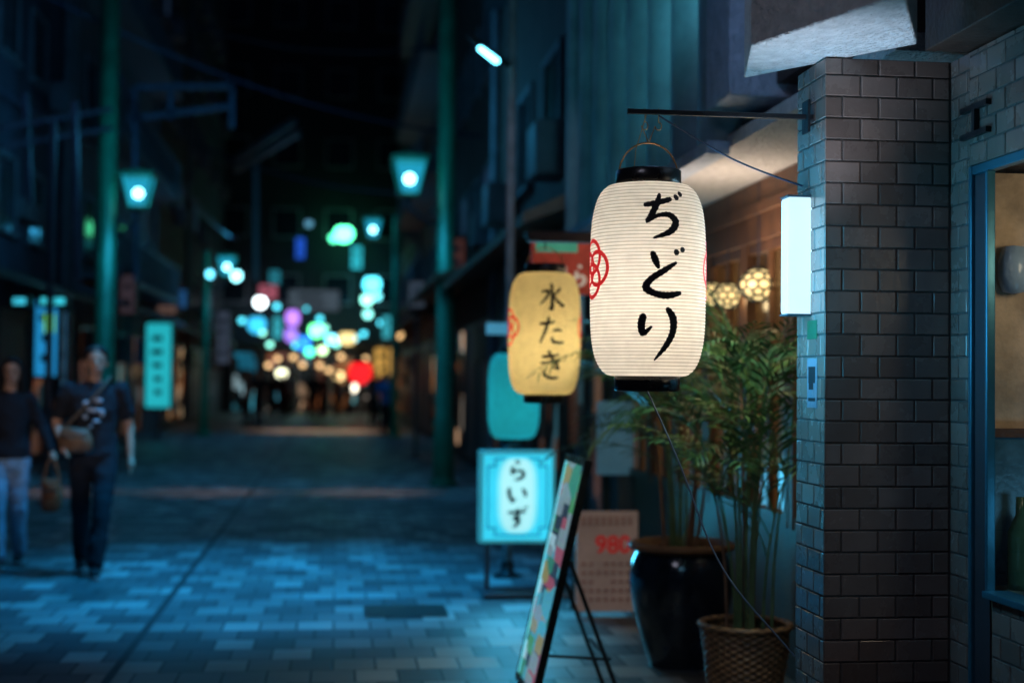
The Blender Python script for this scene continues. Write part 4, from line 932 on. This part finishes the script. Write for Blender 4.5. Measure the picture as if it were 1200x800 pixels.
for i,(p,q,sg_,lab) in enumerate([(V(-4.6,21.5,8.2),V(2.6,19.6,7.6),.5,'overhead wire crossing between the two nearest green lamp poles'),(V(-4.6,21.5,7.2),V(2.4,24,5.6),.4,'overhead wire sagging from the left pole to the right buildings'),(V(-4.8,14,5.4),V(-4.0,40,6.8),.5,'overhead wire running along the left building fronts'),(V(-4.7,38,8),V(2.6,36,6.2),.5,'distant overhead wire between the farther buildings'),(V(-4.8,30,9.4),V(2.4,30,8.6),.6,'high overhead wire across the middle of the street'),(V(-3.4,21.5,6.2),V(-2.5,36,4.9),.5,'overhead wire joining the two left street lamps')]):
    o=cable(p,q,sg_,.024).build('overhead_wire',M['dwire'],org=p); tag(o,lab,'wire')

# ------------------------------------------------------------------ people
def person(label,loc,rz,top,bot,sleeve='short',hands=True,h=1.7,vox=.010,arms=None,legs=None,shoe=None,female=False,hair_l=0.,face=True,tilt=0.):
    loc=Vector(loc); t=thing('person',label,'person',loc); k=h/1.7
    O=loc
    def P(p): return O+Vector(p)*k
    A=arms or {-1:[(-.185,0,1.375),(-.235,.02,1.10),(-.235,-.06,.86)],1:[(.185,0,1.375),(.235,.02,1.10),(.235,-.06,.86)]}
    Lg=legs or {-1:[(-.09,0,.90),(-.10,-.05,.48),(-.10,.02,.08)],1:[(.09,0,.90),(.09,-.02,.48),(.09,.0,.08)]}
    sw=.88 if female else 1.
    def LF(mb,rings): mb.loft([(O.x+a*k,O.y+b*k,O.z+c_*k,d*k,e*k) for a,b,c_,d,e in rings])
    b=MB()
    LF(b,[(0,0,.84,.13,.09),(0,0,.92,.155,.105),(0,0,1.05,.125*sw,.09),(0,-.005,1.2,.15*sw,.10),(0,0,1.32,.165*sw,.10),(0,0,1.39,.13*sw,.075),(0,0,1.42,.06,.055)])
    b.caps(P((0,.005,1.38)),P((tilt*.3,-.005,1.50)),.052*k,.05*k)
    hc=P((tilt,-.012,1.585)); b.ell(hc+V(0,.012,.018)*k,(.074*k,.092*k,.096*k),18,14); b.ell(hc+V(0,-.018,-.045)*k,(.054*k,.068*k,.068*k),16,12)
    b.ell(hc+V(0,-.094,-.018)*k,(.013*k,.02*k,.022*k),8,6); b.ell(hc+V(0,-.084,-.058)*k,(.024*k,.012*k,.009*k),8,6)
    for s in(-1,1): b.ell(hc+V(s*.076,.008,-.01)*k,(.010*k,.02*k,.032*k),8,6)
    for s in(-1,1):
        a=A[s]; b.caps(P(a[0]),P(a[1]),.045*k*sw,.038*k*sw); b.caps(P(a[1]),P(a[2]),.038*k*sw,.026*k*sw)
        d=(Vector(a[2])-Vector(a[1])).normalized(); w_=Vector(a[2])
        b.caps(P(w_),P(w_+d*.055),.026*k,.032*k)
        if hands:
            for j,(off,ln) in enumerate([(-.027,.062),(-.009,.072),(.010,.068),(.027,.052)]):
                r0=w_+d*.07+V(0,off,0); mid=r0+d*ln*.55+V(-s*.004,0,0); e_=mid+(d+V(-s*.5,0,0)).normalized()*ln*.5
                b.caps(P(r0),P(mid),.0095*k,.009*k,8); b.caps(P(mid),P(e_),.009*k,.0075*k,8)
            r0=w_+d*.02+V(0,-.026,0); b.caps(P(r0),P(r0+d*.045+V(-s*.01,-.022,0)),.012*k,.009*k,8)
        l=Lg[s]; b.caps(P(l[0]),P(l[1]),.078*k,.052*k); b.caps(P(l[1]),P(l[2]),.052*k,.036*k)
    body=b.build('body',M['skin'],t,remesh=vox)
    m=MB(); LF(m,[(0,0,.80,.14,.11),(0,0,.88,.172,.122),(0,0,.96,.162,.116),(0,0,1.03,.146,.106)])
    for s in(-1,1):
        l=Lg[s]; m.caps(P(l[0]),P(l[1]),.094*k,.072*k); q_=Vector(l[2]); m.caps(P(l[1]),P(q_+V(0,0,.02)),.072*k,.062*k)
    m.build('trousers',bot,t,remesh=vox*1.2,fold=.011)
    m=MB(); LF(m,[(0,0,.88,.178,.130),(0,0,.98,.172,.124),(0,0,1.08,.158*sw,.118),(0,-.008,1.22,.172*sw,.126),(0,0,1.33,.182*sw,.115),(0,0,1.40,.14*sw,.085),(0,0,1.435,.068,.064)])
    for s in(-1,1):
        a=A[s]; e_=Vector(a[0]).lerp(Vector(a[1]),.66 if sleeve=='short' else 1); m.caps(P(a[0]),P(e_),.064*k*sw,.064*k*sw)
        if sleeve!='short': m.caps(P(a[1]),P(Vector(a[1]).lerp(Vector(a[2]),.93)),.060*k*sw,.046*k*sw)
    sh=m.build('shirt',top,t,remesh=vox*1.2,fold=.012)
    for s in(-1,1):
        q_=P(Lg[s][2]); m=MB(); m.ell(q_+V(0,-.055,-.035)*k,(.046*k,.13*k,.038*k),14,10); m.ell(q_+V(0,.015,-.01)*k,(.044*k,.055*k,.058*k),12,8)
        so_=m.build('shoe',shoe or M['shoe'],t,remesh=vox)
        m=MB(); z_=q_.z-.075*k; m.loft([(q_.x,q_.y-.05*k,z_,.044*k,.125*k),(q_.x,q_.y-.05*k,z_+.022*k,.048*k,.132*k)]); m.build('sole',M['sole'],so_)
    m=MB(); m.ell(hc+V(0,.040,.040)*k,(.086*k,.092*k,.092*k),18,14)
    rr_=random.Random(4)
    for q_ in range(9):
        aa=PI*(.1+.8*q_/8); m.ell(hc+V(math.cos(aa)*.062,-.030-.012*math.sin(aa),.070+.022*math.sin(aa)+rr_.uniform(-.006,.006))*k,(.020*k,.026*k,.018*k),8,6)
    for s in(-1,1): m.ell(hc+V(s*.074,.005,.03)*k,(.014*k,.035*k,.042*k),10,8)
    if hair_l:
        m.loft([(hc.x,hc.y+.05*k,hc.z-hair_l*k,.075*k,.035*k),(hc.x,hc.y+.05*k,hc.z-hair_l*.5*k,.098*k,.05*k),(hc.x,hc.y+.035*k,hc.z+.03*k,.092*k,.065*k)])
        for s in(-1,1): m.caps(hc+V(s*.078,-.02,.03)*k,hc+V(s*.085,-.015,-hair_l*.8)*k,.024*k,.016*k,8)
    m.build('hair',M['hair'],t,remesh=vox,fold=.006)
    if face:
        for s in(-1,1):
            m=MB(); m.ell(hc+V(s*.030,-.079,.004)*k,(.014*k,.007*k,.007*k),10,6); m.ell(hc+V(s*.030,-.082,.024)*k,(.018*k,.004*k,.004*k),8,6); m.build('eye',M['hair'],t)
        m=MB(); m.ell(hc+V(0,-.092,-.058)*k,(.022*k,.006*k,.006*k),10,6); m.build('mouth',pm('lips',(.3,.1,.09),.5),t)
    t.rotation_euler=(0,0,rz)
    return t,sh
gm_=G(107,673); 
man,msh=person('person in black printed t-shirt and dark trousers with a tan crossbody bag',gm_,R(8),M['cloth_b'],M['navy'],
   arms={-1:[(-.19,0,1.375),(-.27,.04,1.13),(-.21,-.14,.97)],1:[(.19,0,1.375),(.255,.06,1.11),(.27,.0,.87)]},
   legs={-1:[(-.09,0,.90),(-.085,.0,.48),(-.08,.16,.105)],1:[(.09,0,.90),(.07,-.16,.50),(.03,-.22,.085)]},h=1.69,tilt=.012)
m=MB()
random.seed(3)
for (x,z,w_,h_) in ((-.05,1.27,.06,.04),(.03,1.29,.07,.035),(.0,1.22,.11,.03),(-.06,1.17,.04,.035),(.06,1.2,.035,.06),(.02,1.14,.06,.02),(-.02,1.10,.03,.02)):
    cc=gm_+V(x,-.130,z)*1.0; m.ell(cc,(w_/2,.010,h_/2),10,6)
m.build('shirt_print',M['print'],msh)
def bag(name,label,c,w,d,h,strap,mat):
    t=thing(name,label,'bag',c); c=Vector(c)
    m=MB(); m.loft([(c.x,c.y,c.z-h/2,w/2*.75,d/2*.7),(c.x,c.y,c.z-h*.38,w/2*.95,d/2*1.1),(c.x,c.y,c.z,w/2,d/2*1.2),(c.x,c.y,c.z+h*.3,w/2*.92,d/2),(c.x,c.y,c.z+h/2,w/2*.78,d/2*.5)],20); m.build('bag_body',mat,t,remesh=.008,fold=.012)
    m=MB(); m.box(c+V(-w*.34,-d/2-.014,h*.12),c+V(w*.34,-d/2-.002,h*.18)); m.build('zip',M['dmetal'],t,bevel=.003)
    MB().tube(cr_spline([tuple(p) for p in strap],6),.011,8).build('strap',mat,t); return t
g0=gm_
bag('crossbody_bag','tan crossbody bag worn at the waist of the person in the printed t-shirt',g0+V(-.10,-.19,1.0),.25,.09,.18,[g0+V(-.2,-.14,1.07),g0+V(-.08,-.15,1.2),g0+V(.06,-.14,1.36),g0+V(.12,-.02,1.46),g0+V(.06,.12,1.3),g0+V(-.14,.14,1.1),g0+V(-.2,-.14,1.07)],M['leather'])
gw=G(8,664)
person('person at the left edge in black long sleeves and light blue jeans',gw,R(6),M['cloth_b'],M['jeans'],sleeve='long',h=1.60,female=True,hair_l=.20,
   arms={-1:[(-.155,0,1.375),(-.22,.03,1.12),(-.13,-.18,1.03)],1:[(.155,0,1.375),(.25,.02,1.15),(.34,-.08,.94)]},
   legs={-1:[(-.08,0,.90),(-.07,-.16,.50),(-.05,-.20,.085)],1:[(.08,0,.90),(.08,.0,.48),(.08,.14,.10)]},shoe=M['shoe'],tilt=.015)
hb=gw+V(.345,-.13,.80)
bag('tote_bag','orange brown tote bag held between the two walkers',hb+V(.0,0,-.24),.16,.09,.25,[hb+V(-.06,0,-.13),hb+V(-.03,0,.0),hb+V(0,0,.035),hb+V(.03,0,.0),hb+V(.06,0,-.13)],M['orange'])
lw=V(-1.9,7.2,1.9); light('SPOT','walker_fill_light',lw,95,(1,.80,.70),.10,rot=aim(lw,(gm_.x-.22,gm_.y,1.36)),spot=R(27),blend=.8)  # unseen spot added to light the two walkers
mats={'white':pm('pale_shirt',(.35,.35,.4),.8),'blue':pm('blue_shirt',(.02,.2,.6),.8,0,.2,8,0),'black':M['cloth_b'],'red':pm('dull_red_shirt',(.25,.06,.06),.8),'grey':pm('grey_shirt',(.12,.12,.14),.8)}
pr0,_=person('distant person in black in the middle of the street',G(366,494),0,M['cloth_b'],M['navy'],hands=False,vox=.02,face=False)
far=[(290,498,'grey','in grey by the left shopfronts'),(303,500,'black','in black second from the left shopfronts'),(318,492,'black','in black left of the middle group'),(338,487,'white','in a pale shirt left of the middle group'),(378,491,'black','in black, right one of the middle pair'),(394,488,'red','in a dull red shirt near the middle'),(409,487,'black','in black under the red lamp'),(452,512,'blue','in a bright blue shirt at the right side'),(438,500,'grey','in grey beside the one in blue'),(352,483,'grey','in grey behind the middle pair'),(330,490,'black','in black beside the one in a pale shirt')]
for u,v,cn,lab in far:
    dup(pr0,G(u,v),'distant person '+lab,rz=random.uniform(-2,2),swap={'shirt':mats[cn]},scale=random.uniform(.95,1.04))

# ------------------------------------------------------------------ world and general lights
w=bpy.data.worlds.new('World'); S.world=w; w.use_nodes=True; nt=w.node_tree; N=nt.nodes; L=nt.links
bg=N['Background']; sk=N.new('ShaderNodeTexSky'); sk.sky_type='NISHITA'; sk.sun_disc=False; sk.sun_elevation=R(-4); sk.sun_rotation=R(200)
mx=N.new('ShaderNodeMix'); mx.data_type='RGBA'; mx.inputs[0].default_value=.9; L.new(sk.outputs[0],mx.inputs[6]); mx.inputs[7].default_value=(.05,.15,.42,1)
L.new(mx.outputs[2],bg.inputs['Color']); bg.inputs['Strength'].default_value=.034
light('SPOT','street_lamp_or_fill',(-1.6,1.2,5.0),78,(.78,.78,1),.3,rot=aim((-1.6,1.2,5.0),(1.5,4.4,1.9)),spot=R(52),blend=1)  # unseen fill from the camera side for the pillar front
light('POINT','alley_fill_light',(-2.6,15.5,6.2),55,(.10,.32,.85),.4)  # unseen fill that lifts the dark alley
S.view_settings.view_transform='Standard'; S.view_settings.look='None'; S.view_settings.exposure=0
